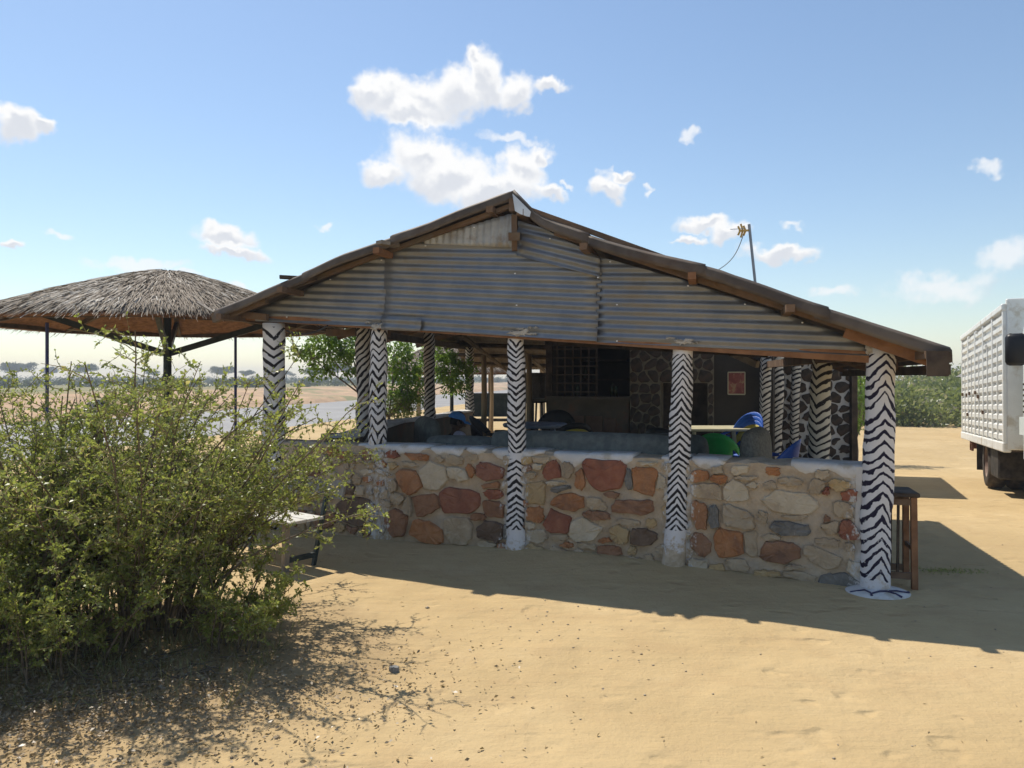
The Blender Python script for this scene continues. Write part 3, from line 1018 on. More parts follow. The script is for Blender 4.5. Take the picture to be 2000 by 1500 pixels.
for a in [(150, 320, 188, 305, 'orange'), (350, 485, 228, 320, 'orange'), (150, 475, 325, 468, 'tan'), (168, 295, 475, 745, 'orange'), (392, 655, 768, 1045, 'orange'),
          (805, 1200, 882, 1090, 'brown', -.12), (162, 325, 828, 1035, 'brown'), (425, 770, 555, 745, 'tan', -.25), (872, 1320, 688, 835, 'grey', -.08), (842, 1390, 395, 612, 'pale', -.05),
          (1600, 1755, 655, 885, 'red', .5), (1622, 1760, 385, 505, 'red'), (1432, 1500, 352, 430, 'red'), (1500, 1690, 275, 380, 'ochre'), (892, 1000, 148, 235, 'orange'),
          (1245, 1640, 965, 1140, 'tan', -.3), (1020, 1380, 1160, 1275, 'tan', -.15), (1412, 1780, 1185, 1370, 'grey'), (765, 1010, 1150, 1230, 'ochre'), (485, 690, 295, 495, 'pale'),
          (1442, 1508, 635, 730, 'brown'), (1425, 1590, 640, 835, 'tan'), (560, 690, 120, 225, 'pale'), (320, 410, 520, 740, 'grey'), (670, 790, 780, 1040, 'tan'), (1000, 1220, 255, 340, 'tan'), (560, 820, 240, 290, 'tan')]:
    cR(*a)
for a in [(1320, 1580, 285, 558, 'orange', -.15), (1258, 1365, 158, 210, 'ochre'), (1545, 1660, 372, 520, 'pale'), (1235, 1310, 325, 520, 'grey'), (1255, 1545, 950, 1140, 'dark'),
          (1370, 1560, 170, 262, 'pale'), (540, 660, 250, 400, 'tan'), (380, 620, 435, 500, 'pale'), (230, 400, 140, 240, 'tan'), (820, 1010, 630, 760, 'tan'), (1160, 1400, 830, 930, 'tan'), (380, 640, 1010, 1090, 'tan'), (700, 930, 1110, 1180, 'tan')]:
    c6(*a)
SEEDS = []
for (x0, x1, y0, y1, k, tl) in ST:
    s0, z1 = FS(x0, y0)
    s1, z0 = FS(x1, y1)
    sm, _ = FS((x0 + x1) / 2)
    _, zc = FS((x0 + x1) / 2, (y0 + y1) / 2)
    SEEDS.append((sm, zc, abs(s1 - s0) * 1.30, abs(z1 - z0) * 1.30, k, tl))
tries = 0
# smaller stones packed into what the big ones leave
while tries < 6000 and len(SEEDS) < 190:
    tries += 1
    sm, zc = random.uniform(s_l + .4, s_r - .06), random.uniform(.03, ZT - .07)
    w_, h_ = random.uniform(.08, .26), random.uniform(.06, .15)
    if any(abs(sm - q[0]) < (w_ * .6 + q[2]) * .46 and abs(zc - q[1]) < (h_ * .6 + q[3]) * .46 for q in SEEDS):
        continue
    SEEDS.append((sm, zc, w_, h_, random.choice(['tan', 'tan', 'brown', 'pale', 'ochre', 'tan', 'orange', 'tan'] if sm < 2.6 else ['tan', 'pale', 'tan', 'tan', 'ochre']), random.uniform(-.3, .3)))


def clip(poly, fn):
    new = []
    for i in range(len(poly)):
        p, q = poly[i], poly[(i + 1) % len(poly)]
        dp, dq = fn(p), fn(q)
        if dp <= 0:
            new.append(p)
        if dp * dq < 0:
            f = dp / (dp - dq)
            new.append((p[0] + (q[0] - p[0]) * f, p[1] + (q[1] - p[1]) * f))
    return new


for i, (sm, zc, w_, h_, k, tl) in enumerate(SEEDS):
    # chamfered block, then cut against its neighbours so that only a joint is left
    c1, c2 = random.uniform(.12, .38), random.uniform(.12, .38)
    base_poly = [(-.5 + c1, -.5), (.5 - c2, -.5), (.5, -.5 + c2), (.5, .5 - c1), (.5 - c1, .5), (-.5 + c2, .5), (-.5, .5 - c2), (-.5, -.5 + c1)]
    poly = []
    for (x, y) in base_poly:
        x, y = (x + random.uniform(-.07, .07)) * w_, (y + random.uniform(-.07, .07)) * h_
        poly.append((sm + x * math.cos(tl) - y * math.sin(tl), zc + x * math.sin(tl) + y * math.cos(tl)))
    ri = w_ * h_ / 4
    for j, (sb, zb, wb, hb_, kb, tb) in enumerate(SEEDS):
        if j == i or abs(sb - sm) > (w_ + wb) or abs(zb - zc) > (h_ + hb_):
            continue
        rj = wb * hb_ / 4
        # distances scaled to the flatter courses of the wall
        ax = 1.0
        nx_, ny_ = (sb - sm), (zb - zc) * 1.6
        L2 = (sb - sm) ** 2 + 1.6 * (zb - zc) ** 2
        off_ = (L2 + (ri - rj)) / 2
        off_ = max(.18 * L2, min(.82 * L2, off_))
        poly = clip(poly, lambda p: (p[0] - sm) * nx_ + (p[1] - zc) * ny_ - off_)
        if len(poly) < 3:
            break
    if len(poly) < 3:
        continue
    poly = clip(poly, lambda p: p[1] - (ZT - .035))
    if len(poly) < 3:
        continue
    area = abs(sum(poly[q][0] * poly[(q + 1) % len(poly)][1] - poly[(q + 1) % len(poly)][0] * poly[q][1] for q in range(len(poly)))) / 2
    if area < .0009:
        continue
    cell_stone(poly, lambda u_, v_, o_: SP(u_, v_, o_), 0.0, random.uniform(.003, .009), random.uniform(.020, .046), fr=(.10, .5, .90), jit=.007, inner=.93).build('stone', STONE[k], fw)

# ---- columns
def column(base, topp, r0, r1, mat, lump=0.034, n=22, rings=22, flare=0.0, name='column'):
    b = MB()
    b.smooth = True
    base, topp = Vector(base), Vector(topp)
    vs_, fs_ = [], []
    for i in range(rings + 1):
        f = i / rings
        p = base.lerp(topp, f)
        p = p + Vector((random.uniform(-lump, lump) * .25, random.uniform(-lump, lump) * .25, 0))
        r = r0 + (r1 - r0) * f
        if flare and f < .12:
            r += flare * (1 - f / .12) ** 2
        r *= 1 + lump * 1.2 * math.sin(f * 9 + r0 * 90)
        for k in range(n):
            a = 2 * math.pi * k / n
            rr = r * (1 + random.uniform(-lump, lump) * .5)
            vs_.append(Vector((p.x + math.cos(a) * rr, p.y + math.sin(a) * rr, p.z)))
    for i in range(rings):
        for k in range(n):
            a0, b0 = i * n + k, i * n + (k + 1) % n
            fs_.append((a0, b0, b0 + n, a0 + n))
    fs_.append(tuple(reversed(range(n))))
    fs_.append(tuple(rings * n + k for k in range(n)))
    return b.add(vs_, fs_).build(name, mat, bar, origin=base)


def zcol(base, topp, r0, r1, name, kind, *a, flare=0.0, n=22, **kw):
    base, topp = Vector(base), Vector(topp)
    dv = topp - base
    return column(base, topp, r0, r1, zebra(name, kind, *a, lean=(dv.x / dv.z, dv.y / dv.z), **kw), flare=flare, n=n)


def facing(px, d=7.0):
    """angle by which the painted chevron point is turned so that it shows to the yard"""
    return math.atan((px - 1000) / F)


# corner column by the shrub, thick
p0 = FP(535, 1040, -.02); p0.z = 0
zcol(p0, FP(535, 632, -.06), .125, .112, 'zebra_corner', 'down', .105, .10, .1, turn=facing(535), wob=.010, duty=.34, top=2.14, dirt=.15)
# column standing on the parapet
b0 = FP(737, 872, -.10)
zcol(b0, FP(741, 640, -.10), .092, .083, 'zebra_zigzag', 'up', .088, .055, .2, turn=facing(737) + .75, wob=.020, duty=.38, lobes=2, top=1.22)
# two pilasters let into the wall
b0 = FP(1009, 1046, .02); b0.z = -.03
zcol(b0, FP(1008, 650, -.09), .088, .078, 'zebra_pilaster', 'down', .060, .068, .0, turn=facing(1009), flip=FS(1009, 890)[1] - b0.z, bottom=.25, top=1.98, wob=.016, fade=.08, flare=.006)
b0 = FP(1316, 1050, .03); b0.z = -.03
zcol(b0, FP(1336, 668, -.095), .092, .086, 'zebra_pilaster_lean', 'up', .057, .10, .3, turn=facing(1325), bottom=.37, top=1.83, wob=.015, duty=.44, fade=.25, flare=.01)
# free-standing corner column with its painted foot
b0 = FP(1708, 1172, .05); b0.z = -.02
c4 = zcol(b0, FP(1720, 676, -.06), .108, .105, 'zebra_big_corner', 'up', .082, .115, .4, ink=(.018, .014, .034), turn=facing(1712) - .38, bottom=.11, top=1.80, wob=.026, duty=.36, dirt=.25)
foot = MB()
foot.smooth = True
foot.lathe((b0.x + .01, b0.y - .02, -.03), [(.225, 0), (.22, .035), (.18, .052), (.12, .066), (.09, .07)], 30, 1.06, .85)
ft = foot.build('painted_foot', 'whitewash', c4)
inkm = surf('blue_black_brush_paint', (.03, .025, .07), (.05, .045, .11), 9, .8, bump=0)


def onfoot(a, f):
    r_ = .12 + f * .10
    return Vector((b0.x + .01 + math.cos(a) * r_ * 1.06, b0.y - .02 + math.sin(a) * r_ * .85, .040 - .035 * f * f))


for line_ in ([(-2.95, .9), (-2.55, .25), (-2.2, .5), (-2.12, .8)], [(-2.12, .55), (-1.8, .12), (-1.45, .12), (-1.2, .55), (-1.12, .95)], [(-1.3, .1), (-.9, .25), (-.55, .7), (-.35, .85)]):
    ln = MB()
    ln.tube([onfoot(*q) for q in line_], [.006] * (len(line_) - 1) + [.010], 6)
    ln.build('painted_line', inkm, ft)
# white return strip on the wall end beside it
wr = MB()
pA, pB = FP(1683, 912, .008), FP(1683, 1160, .008)
wr.prism([FP(1672, 912, .004), FP(1700, 912, .004), FP(1696, 1165, .004), FP(1668, 1160, .004)], N3 * .008)
wr.build('whitewash_strip', 'whitewash', fw)

# side and rear columns
for i, (px, d, yt, r, kind, extra, zb) in enumerate([
        (709, 8.15, 640, .083, 'spiral', dict(pitch=.085, amp=-.085, turn=0), .9), (838, 11.1, 662, .085, 'spiral', dict(pitch=.07, amp=-.06), .9),
        (917, 15.2, 676, .085, 'down', dict(pitch=.07, amp=.07), .85)]):
    top_ = W(px, yt, d)
    base_ = Vector((top_.x + .01, top_.y, zb))
    column(base_, top_ + Vector((0, 0, .15)), r, r * .95, zebra('zebra_side_%d' % i, kind, base=(.52, .49, .46), wob=.015, duty=.44, **extra), n=16)
for i, (px, d, yt, r, pit, amp) in enumerate([(1606, 7.6, 705, .098, .088, .075), (1520, 11.4, 715, .090, .085, .075), (1497, 10.85, 712, .075, .075, .07), (1556, 11.75, 715, .068, .08, .05)]):
    top_ = W(px, yt, d)
    base_ = Vector((top_.x - .06, top_.y, gz(top_.x, top_.y) - .05))
    column(base_, top_ + Vector((0, 0, .25)), r * 1.05, r, zebra('zebra_right_%d' % i, 'down', pit, amp, .2 * i, base=(.58, .54, .46), turn=facing(px), wob=.014, duty=.38), n=16)

# ---- low side wall on the river side
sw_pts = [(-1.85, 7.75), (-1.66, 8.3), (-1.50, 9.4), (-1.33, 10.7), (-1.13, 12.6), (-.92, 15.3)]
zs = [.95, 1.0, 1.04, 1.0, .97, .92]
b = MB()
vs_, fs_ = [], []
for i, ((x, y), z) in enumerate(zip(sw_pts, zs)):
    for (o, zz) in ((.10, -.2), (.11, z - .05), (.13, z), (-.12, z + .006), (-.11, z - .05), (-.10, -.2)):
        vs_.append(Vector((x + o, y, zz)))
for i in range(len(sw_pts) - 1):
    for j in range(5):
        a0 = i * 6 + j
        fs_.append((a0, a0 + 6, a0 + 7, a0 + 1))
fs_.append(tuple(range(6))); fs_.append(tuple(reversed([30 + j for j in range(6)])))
sw = b.add(vs_, fs_).build('side_wall', 'counter', bar)  # dark counter plaster puts the inner face's deep shade into the wall colour
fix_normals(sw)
b = MB()
vs_, fs_ = [], []
for i, ((x, y), z) in enumerate(zip(sw_pts, zs)):
    for (o, zz) in ((.135, z - .01), (.13, z + .02), (-.13, z + .025), (-.135, z - .01)):
        vs_.append(Vector((x + o, y, zz)))
for i in range(len(sw_pts) - 1):
    for j in range(3):
        a0 = i * 4 + j
        fs_.append((a0, a0 + 4, a0 + 5, a0 + 1))
o = b.add(vs_, fs_).build('coping', 'whitewash', sw)
fix_normals(o)
# stub wall running left towards the corner column
b = MB()
pL, pR = W(640, 838, 8.7), W(716, 828, 8.3)
b.beam((pL.x, pL.y, .45), (pR.x, pR.y, .45), .2, 1.0)
b.build('side_wall', 'cement', bar)

# ---- floor slab
b = MB()
poly = [SP(s_l + .1, .05, -.30), SP(s_r - .05, .05, -.30), Vector((3.25, 7.6, .05)), Vector((3.9, 10.9, .05)), Vector((.64, 12.3, .05)), Vector((.2, 15.2, .05)), Vector((-.9, 15.2, .05)), Vector((-1.6, 8.3, .05))]
b.prism([Vector((p.x, p.y, -.15)) for p in poly], (0, 0, .24))
o = b.build('floor', 'floor', None, kind='structure')
fix_normals(o)

# ---- gable of corrugated sheets
def corr_sheet(name, poly_px, off, pitch=.074, amp=.0068, ang=0.0, mat='zinc', cols=14, wav=.004, parent=None, ripple=0.0):
    poly = [FS(x, y, off) for (x, y) in poly_px]
    ca, sa = math.cos(ang), math.sin(ang)
    # a runs along the corrugation, b across it
    pr = [(s * ca + z * sa, -s * sa + z * ca) for s, z in poly]
    b0, b1 = min(p[1] for p in pr), max(p[1] for p in pr)
    nb = max(4, int((b1 - b0) / pitch * 8))
    vs_, fs_ = [], []
    rows = 0
    ph = random.uniform(0, 6)
    for i in range(nb + 1):
        bb = b0 + (b1 - b0) * (i + (1e-4 if i == 0 else 0) - (1e-4 if i == nb else 0)) / nb
        xs = []
        for k in range(len(pr)):
            (a_, b_), (c_, d_) = pr[k], pr[(k + 1) % len(pr)]
            if (b_ - bb) * (d_ - bb) < 0:
                xs.append(a_ + (c_ - a_) * (bb - b_) / (d_ - b_))
        if len(xs) < 2:
            continue
        x0, x1 = min(xs), max(xs)
        for j in range(cols + 1):
            aa = x0 + (x1 - x0) * j / cols
            if ripple and j == 0:
                aa += ripple * math.sin(bb / pitch * 2 * math.pi)
            o_ = amp * math.sin(2 * math.pi * bb / pitch + ph * 0) + wav * (math.sin(aa * 2.1 + bb * 3 + ph) + math.sin(aa * 4.7 - bb * 5 + ph * 2))
            vs_.append(SP(aa * ca - bb * sa, aa * sa + bb * ca, off + o_))
        rows += 1
    c = cols + 1
    for i in range(rows - 1):
        for j in range(cols):
            a0 = i * c + j
            fs_.append((a0, a0 + 1, a0 + c + 1, a0 + c))
    o = MB().add(vs_, fs_).build(name, mat, parent or bar, smooth=True)
    sm = o.modifiers.new('thickness', 'SOLIDIFY')
    sm.thickness = .0016
    return o


tilt = math.atan2(FS(1165, 668)[1] - FS(745, 640)[1], FS(1165, 668)[0] - FS(745, 640)[0])
corr_sheet('gable_sheet', [(488, 611), (757, 494), (760, 520), (747, 641), (500, 627)], .012, ang=tilt * .9, ripple=.006)
corr_sheet('gable_sheet', [(752, 492), (835, 462), (1012, 450), (1175, 528), (1166, 669), (747, 641)], .020, ang=tilt, ripple=.004)
corr_sheet('gable_sheet', [(1167, 500), (1330, 545), (1705, 672), (1702, 695), (1165, 669)], .012, ang=tilt * .75)
corr_sheet('gable_sheet', [(1012, 430), (1060, 445), (1172, 502), (1172, 541), (1008, 500)], .044, ang=tilt - .20, mat='zinc')
corr_sheet('gable_sheet', [(824, 466), (1003, 416), (1005, 484), (830, 476)], .046, ang=R(90) + tilt, mat='zinc_old', pitch=.07, cols=6)
corr_sheet('gable_sheet', [(745, 616), (824, 621), (821, 648), (744, 644)], .046, ang=tilt, cols=5)
# bright roofing nails
for (x, y) in [(745, 508), (831, 480), (1006, 534), (1009, 596), (1192, 511), (1344, 558), (1205, 595), (1205, 666), (926, 444), (1074, 466), (645, 546), (573, 573), (560, 619), (1007, 486), (1455, 594), (1567, 630), (1168, 542)]:
    b = MB()
    p = FP(x, y, .058)
    b.lathe(p, [(.008, -.005), (.008, .003), (.004, .006)], 8)
    b.build('roofing_nail', 'nail', bar)
# plaster splashes where the column heads meet the sheets
for (x, y, w_, h_, sx) in [(737, 638, 40, 14, 0), (1008, 650, 56, 15, 6), (1335, 667, 54, 13, 0), (1702, 682, 36, 26, 0)]:
    for k in range(9):
        n = 34
        ox_, oy_ = (0, 0) if k == 0 else (random.uniform(-.6, .6) * w_, random.uniform(-.75, .35) * h_)
        sc_ = .8 if k == 0 else random.uniform(.06, .32)
        ring = [(math.cos(6.283 * j / n) * random.uniform(.45, 1.1) * (1 + .25 * math.sin(j * .9 + k)), math.sin(6.283 * j / n) * random.uniform(.5, 1.2) * (1 + .3 * math.sin(j * .7 + 2 * k))) for j in range(n)]
        vs_, fs_ = [], []
        for (q, o_) in ((1.0, .022), (.85, .030 + .001 * k), (.45, .032)):
            for (cx_, cy_) in ring:
                vs_.append(FP(x + sx + ox_ + cx_ * q * w_ * .56 * sc_, y + oy_ + cy_ * q * h_ * .62 * sc_, o_ + random.uniform(-.002, .002)))
        vs_.append(FP(x + sx + ox_, y + oy_, .033))
        for r_ in range(2):
            for j in range(n):
                a0, b0 = r_ * n + j, r_ * n + (j + 1) % n
                fs_.append((a0, b0, b0 + n, a0 + n))
        for j in range(n):
            fs_.append((2 * n + j, 2 * n + (j + 1) % n, 3 * n))
        MB().add(vs_, fs_).build('plaster_splash', 'plaster', bar)

# ---- roof: rake profile read on a plane that overhangs the gable
OV = .42
left_px = [(412, 605), (432, 598), (534, 555), (597, 528), (660, 498), (740, 471), (835, 437), (905, 409), (985, 378), (999, 376)]
right_px = [(999, 376), (1046, 424), (1087, 441), (1130, 457), (1170, 471), (1200, 480), (1262, 496), (1325, 510), (1400, 527), (1432, 540), (1474, 554), (1584, 592), (1707, 631), (1790, 656), (1864, 681)]
LP = [FP(x, y, .14 + .28 * ((999 - x) / 587) ** .8) for x, y in left_px]
RP = [FP(x, y, .14 + .36 * ((x - 999) / 863) ** .8) for x, y in right_px]


def along(poly, t):
    L = [0]
    for a_, b_ in zip(poly[:-1], poly[1:]):
        L.append(L[-1] + (b_ - a_).length)
    t = max(0, min(1, t)) * L[-1]
    for i in range(len(poly) - 1):
        if t <= L[i + 1] + 1e-9:
            return poly[i].lerp(poly[i + 1], (t - L[i]) / max(1e-9, L[i + 1] - L[i]))
    return poly[-1]


def roof_sheet(poly, t0, t1, w0, w1, lift, parent, mat='roof', pitch=.076, amp=.010, na=9):
    nb = max(6, int((w1 - w0) / pitch * 6))
    vs_, fs_ = [], []
    ph = random.uniform(0, 6)
    for i in range(nb + 1):
        wv = w0 + (w1 - w0) * i / nb
        for j in range(na + 1):
            t = t0 + (t1 - t0) * j / na
            p = along(poly, t) + W3 * wv
            z = amp * math.sin(2 * math.pi * wv / pitch) + lift + .006 * math.sin(t * 31 + ph) * math.cos(wv * 2 + ph)
            z += -.02 * math.sin(math.pi * min(1, wv / 4))
            if wv < .05:
                z -= .10 * (1 - max(0, wv) / .05)
                p = p + W3 * (.035 - wv * .7)
            vs_.append(p + Vector((0, 0, z)))
    c = na + 1
    for i in range(nb):
        for j in range(na):
            a0 = i * c + j
            fs_.append((a0, a0 + 1, a0 + c + 1, a0 + c))
    o = MB().add(vs_, fs_).build('roof_sheet', mat, parent, smooth=True)
    sm = o.modifiers.new('thickness', 'SOLIDIFY')
    sm.thickness = .002
    return o


b = MB()
ridge_p = LP[-1]
b.beam(ridge_p + W3 * .02 - Vector((0, 0, .10)), ridge_p + W3 * 7.2 - Vector((0, 0, .12)), .06, .12)
roof = b.build('roof', 'wood', bar)
DEP_L, DEP_R = 8.2, 4.35
for (a0, a1, lift) in [(0, .36, .0), (.33, .66, .014), (.63, 1.0, .028)]:
    for w0 in np.arange(0, DEP_L, .92):
        roof_sheet(LP, a0, a1, w0 - (.08 if w0 else 0), min(w0 + .92, DEP_L), lift + random.uniform(0, .006) + (.004 if int(w0 / .92) % 2 else 0), roof)
for (a0, a1, lift) in [(0, .24, .040), (.22, .52, .026), (.49, .78, .013), (.75, 1.0, .0)]:
    for w0 in np.arange(0, DEP_R, .88):
        roof_sheet(RP, a0, a1, w0 - (.08 if w0 else 0), min(w0 + .88, DEP_R), lift + random.uniform(0, .006) + (.004 if int(w0 / .88) % 2 else 0), roof)
# the bright bent corner of the ridge sheet hanging beside the apex
b = MB()
cap_px = [(1001, 379), (1048, 425), (1030, 423), (1016, 418), (1006, 412)]
b.prism([FP(x, y, .20 - .0022 * (x - 1001)) for x, y in cap_px], -W3 * .004)
rc = b.build('ridge_cap', 'roof_new', roof)
b = MB()
b.prism([FP(1001, 379, .20), FP(1048, 425, .10), FP(1048, 425, .10) + W3 * 1.2, FP(1001, 379, .20) + W3 * 1.2], (0, 0, .004))
fix_normals(b.build('ridge_cap', 'roof_new', roof))

# purlins with their sawn ends showing, and rafters
for (poly, t, L_, mt) in [(LP, .03, 7.6, 'wood'), (LP, .27, 7.6, 'wood'), (LP, .60, 7.6, 'wood_orange'), (LP, .94, 7.6, 'wood'),
                          (RP, .035, 4.2, 'wood'), (RP, .23, 4.2, 'wood'), (RP, .49, 4.2, 'wood_orange'), (RP, .70, 4.2, 'wood'), (RP, .96, 4.2, 'wood')]:
    p = along(poly, t) - Vector((0, 0, .095))
    b = MB()
    b.beam(p - W3 * random.uniform(-.01, .06), p + W3 * L_, .062, .055)
    b.build('purlin', mt, roof)
# short block hanging below the ridge
b = MB()
b.beam(FP(1004, 462, .30), FP(1004, 462, -.1), .10, .07)
b.build('ridge_block', 'wood', roof)
b = MB()
b.beam(FP(1004, 420, .12), FP(1005, 490, .10), .05, .06, up=(0, 1, 0))
b.build('king_post', 'wood', roof)


def plank(pa, pb, w_, h_, mt, par=roof, nm='rafter'):
    b = MB()
    b.beam(pa, pb, w_, h_)
    return b.build(nm, mt, par)


plank(FP(420, 617, .08), FP(1000, 402, .06), .045, .04, 'wood')
plank(FP(1002, 398, .07), FP(1420, 548, .09), .045, .045, 'wood')
plank(FP(1085, 455, .07), FP(1660, 643, .08), .045, .05, 'wood')
plank(FP(1650, 648, .20), FP(1815, 704, .20), .04, .085, 'wood_orange')
plank(FP(417, 622, .24), FP(520, 583, .24), .05, .10, 'wood')
# loose boards and tin tails at the left eave
plank(FP(546, 541, OV - .12), FP(620, 545, OV - .35), .10, .03, 'wood_dark', nm='loose_board')
plank(FP(740, 473, OV - .10), FP(775, 480, OV - .3), .09, .035, 'wood_grey', nm='loose_board')
plank(FP(385, 590, OV - .1), FP(418, 610, OV - .1), .05, .012, 'wood_grey', nm='loose_board')
for k in range(1, 6):
    for (poly, L0) in ((LP, 1.45),):
        p0_, p1_ = along(poly, .0) + W3 * (L0 * k) - Vector((0, 0, .09)), along(poly, 1) + W3 * (L0 * k) - Vector((0, 0, .13))
        plank(p0_ - (p1_ - p0_).normalized() * .12, p1_, .05, .09, 'wood')
for k in range(1, 4):
    p0_, p1_ = along(RP, .1) + W3 * (1.35 * k) - Vector((0, 0, .12)), along(RP, 1) + W3 * (1.35 * k) - Vector((0, 0, .10))
    plank(p0_, p1_, .05, .09, 'wood')
# tie beams: gable beam, rear beams, side plates
plank(FP(468, 617, -.03), FP(1700, 698, -.03), .07, .085, 'wood_orange', bar, 'tie_beam')
plank(FP(468, 614, .06), FP(522, 620, .06), .05, .07, 'wood', bar, 'tie_beam')
plank(W(700, 648, 8.1), W(905, 678, 15.2), .08, .09, 'wood_dark', bar, 'wall_plate')
plank(FP(1716, 688, .02), W(1500, 712, 10.9), .08, .09, 'wood', bar, 'wall_plate')
plank(W(640, 650, 8.9), W(760, 650, 8.4), .06, .08, 'wood', bar, 'tie_beam')
plank(W(1430, 690, 9.0), W(1480, 712, 8.6), .05, .08, 'wood_grey', bar, 'brace')
plank(W(1090, 668, 9.6), W(1500, 690, 8.2), .07, .10, 'wood_dark', bar, 'tie_beam')
# fascia boards of the right eave, grey outside
e0, e1 = RP[-1] - W3 * .0, RP[-1] + W3 * DEP_R
for k, (z0, z1) in enumerate([(-.095, -.02), (-.175, -.105)]):
    p0_, p1_ = e0 + Vector((-.035, 0, (z0 + z1) / 2)), e1 + Vector((-.035, 0, (z0 + z1) / 2))
    plank(p0_, p1_, .022, z1 - z0, 'wood_dark', roof, 'fascia_board')
p0_ = e0 + Vector((-.06, .02, -.10))
plank(p0_ - U3 * .10, p0_ + U3 * .03, .03, .17, 'wood_dark', roof, 'fascia_end')
# sagging cable by the corner column
b = MB()
pts = []
for i in range(13):
    f = i / 12
    p = FP(560, 646, .02).lerp(FP(640, 632, .02), f)
    pts.append(p - Vector((0, 0, .07 * math.sin(math.pi * f * .9))))
b.tube(pts, .009, 6)
b.build('power_cable', 'wire', bar)

# ================================================================== bar room at the back
def wall_panel_place(p0, p1, nrm):
    p0, p1 = Vector(p0), Vector(p1)
    d = (p1 - p0).normalized()
    def place(u, v, o):
        q = p0 + d * u + nrm * o
        return Vector((q.x, q.y, v))
    return place, (Vector((p1.x, p1.y, 0)) - Vector((p0.x, p0.y, 0))).length


BA, BB = Vector((.64, 12.3, 0)), Vector((3.80, 10.95, 0))
BU = (BB - BA).normalized()
BN = Vector((BU.y, -BU.x, 0))


def BW(px, py, off=0.0):
    """point on the bar front plane"""
    k = (px - 1000) / F
    n = BN
    d = (n.dot(BA) + off) / (n.x * k + n.y)
    return Vector((k * d, d, H - (py - HY) / F * d))


room = thing('bar_room', 'dark bar room with wooden grille, serving counter and stone framed doorway under the roof', 'bar room', (2.2, 12.0, .05))


def slab(px0, px1, z0, z1, thick, mat, name, par=room, off=0.0):
    a_, b_ = BW(px0, 738, off), BW(px1, 738, off)
    bb = MB()
    a_.z = b_.z = z0
    bb.prism([a_, b_, b_ + Vector((0, 0, z1 - z0)), a_ + Vector((0, 0, z1 - z0))], -BN * thick)
    o = bb.build(name, mat, par)
    fix_normals(o)
    return o


ct = slab(1068, 1228, .05, 1.24, .45, 'counter', 'counter')
slab(1064, 1229, 1.24, 1.295, .55, 'counter', 'counter_top', ct, .05)
for (a_, b_, z0, z1) in [(1092, 1140, .45, .98), (1144, 1176, .45, .98), (1180, 1204, .40, .95)]:
    slab(a_, b_, z0, z1, .02, 'brickred', 'counter_panel', ct, .018)
# back wall and side walls of the room, ceiling
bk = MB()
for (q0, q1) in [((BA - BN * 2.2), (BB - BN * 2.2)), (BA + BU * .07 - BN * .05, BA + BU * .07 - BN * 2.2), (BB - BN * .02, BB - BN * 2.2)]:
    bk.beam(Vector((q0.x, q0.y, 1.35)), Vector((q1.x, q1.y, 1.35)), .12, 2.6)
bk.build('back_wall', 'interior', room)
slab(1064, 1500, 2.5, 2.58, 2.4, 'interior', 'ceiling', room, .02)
slab(1228, 1394, 2.05, 2.5, .12, 'zinc_old', 'tin_panel', room, -.02)
slab(1394, 1500, .05, 2.5, .12, 'interior', 'front_wall')
slab(1064, 1228, 2.14, 2.5, .1, 'wood_dark', 'header')
slab(1066, 1078, 1.29, 2.2, .10, 'wood_dark', 'post')
# doorway shadow: a plank door standing open in the recess
slab(1290, 1382, .05, 1.55, .04, 'wood_dark', 'door', room, -.35)
# grille of laths
for k in range(6):
    x = 1086 + k * 15.5
    slab(x, x + 3, 1.30, 2.13, .02, 'wood_dark', 'grille_bar', room, .0)
for k in range(6):
    z = 1.36 + k * .14
    slab(1078, 1168, z, z + .022, .02, 'wood_dark', 'grille_bar', room, .024)
# shelves inside
for z in (1.55, 1.9):
    slab(1085, 1225, z, z + .03, .25, 'wood_dark', 'shelf', room, -1.3)
# stone pillar, lintel and jamb
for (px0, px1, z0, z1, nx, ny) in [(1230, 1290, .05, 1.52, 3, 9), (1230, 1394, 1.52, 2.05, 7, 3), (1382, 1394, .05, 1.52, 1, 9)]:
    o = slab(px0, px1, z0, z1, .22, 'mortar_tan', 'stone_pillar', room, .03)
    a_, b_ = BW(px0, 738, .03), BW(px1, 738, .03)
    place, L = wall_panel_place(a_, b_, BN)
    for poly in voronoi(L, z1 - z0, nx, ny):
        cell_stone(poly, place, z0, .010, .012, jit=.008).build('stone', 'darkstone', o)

# framed poster on the dark wall
pa, pb = BW(1422, 770, .012), BW(1455, 727, .012)
post = thing('framed_poster', 'small red picture in a pale frame hanging on the dark bar wall', 'picture', (pa + pb) / 2)
cx = (pa + pb) / 2
wv_, hv_ = (Vector((pb.x, pb.y, 0)) - Vector((pa.x, pa.y, 0))).length, pb.z - pa.z
mm = Matrix((BU, -BN, Vector((0, 0, 1)))).transposed()
for (c_, s_) in [((0, hv_ / 2), (wv_, .018)), ((0, -hv_ / 2), (wv_, .018)), ((wv_ / 2, 0), (.014, hv_)), ((-wv_ / 2, 0), (.014, hv_))]:
    b = MB(); b.box(cx + BU * c_[0] + Vector((0, 0, c_[1])), (s_[0], .02, s_[1]), m=mm)
    b.build('frame', 'creamp', post)
m_, t_, b_ = material('faded_red_print')
v_ = t_.new('ShaderNodeTexCoord').outputs['Object']
nn_ = t_.noise(v_, 9, 3)
cc_ = t_.mix(t_.step(nn_, .4, .62), (.20, .045, .04), (.30, .10, .07))
cc_ = t_.mix(t_.step(t_.noise(v_, 16, 2), .58, .66), cc_, (.36, .22, .12))
t_.put(b_.inputs['Base Color'], cc_)
b_.inputs['Roughness'].default_value = .5
b = MB(); b.box(cx - BN * .002, (wv_ - .01, .010, hv_ - .01), m=mm)
b.build('print', m_, post)

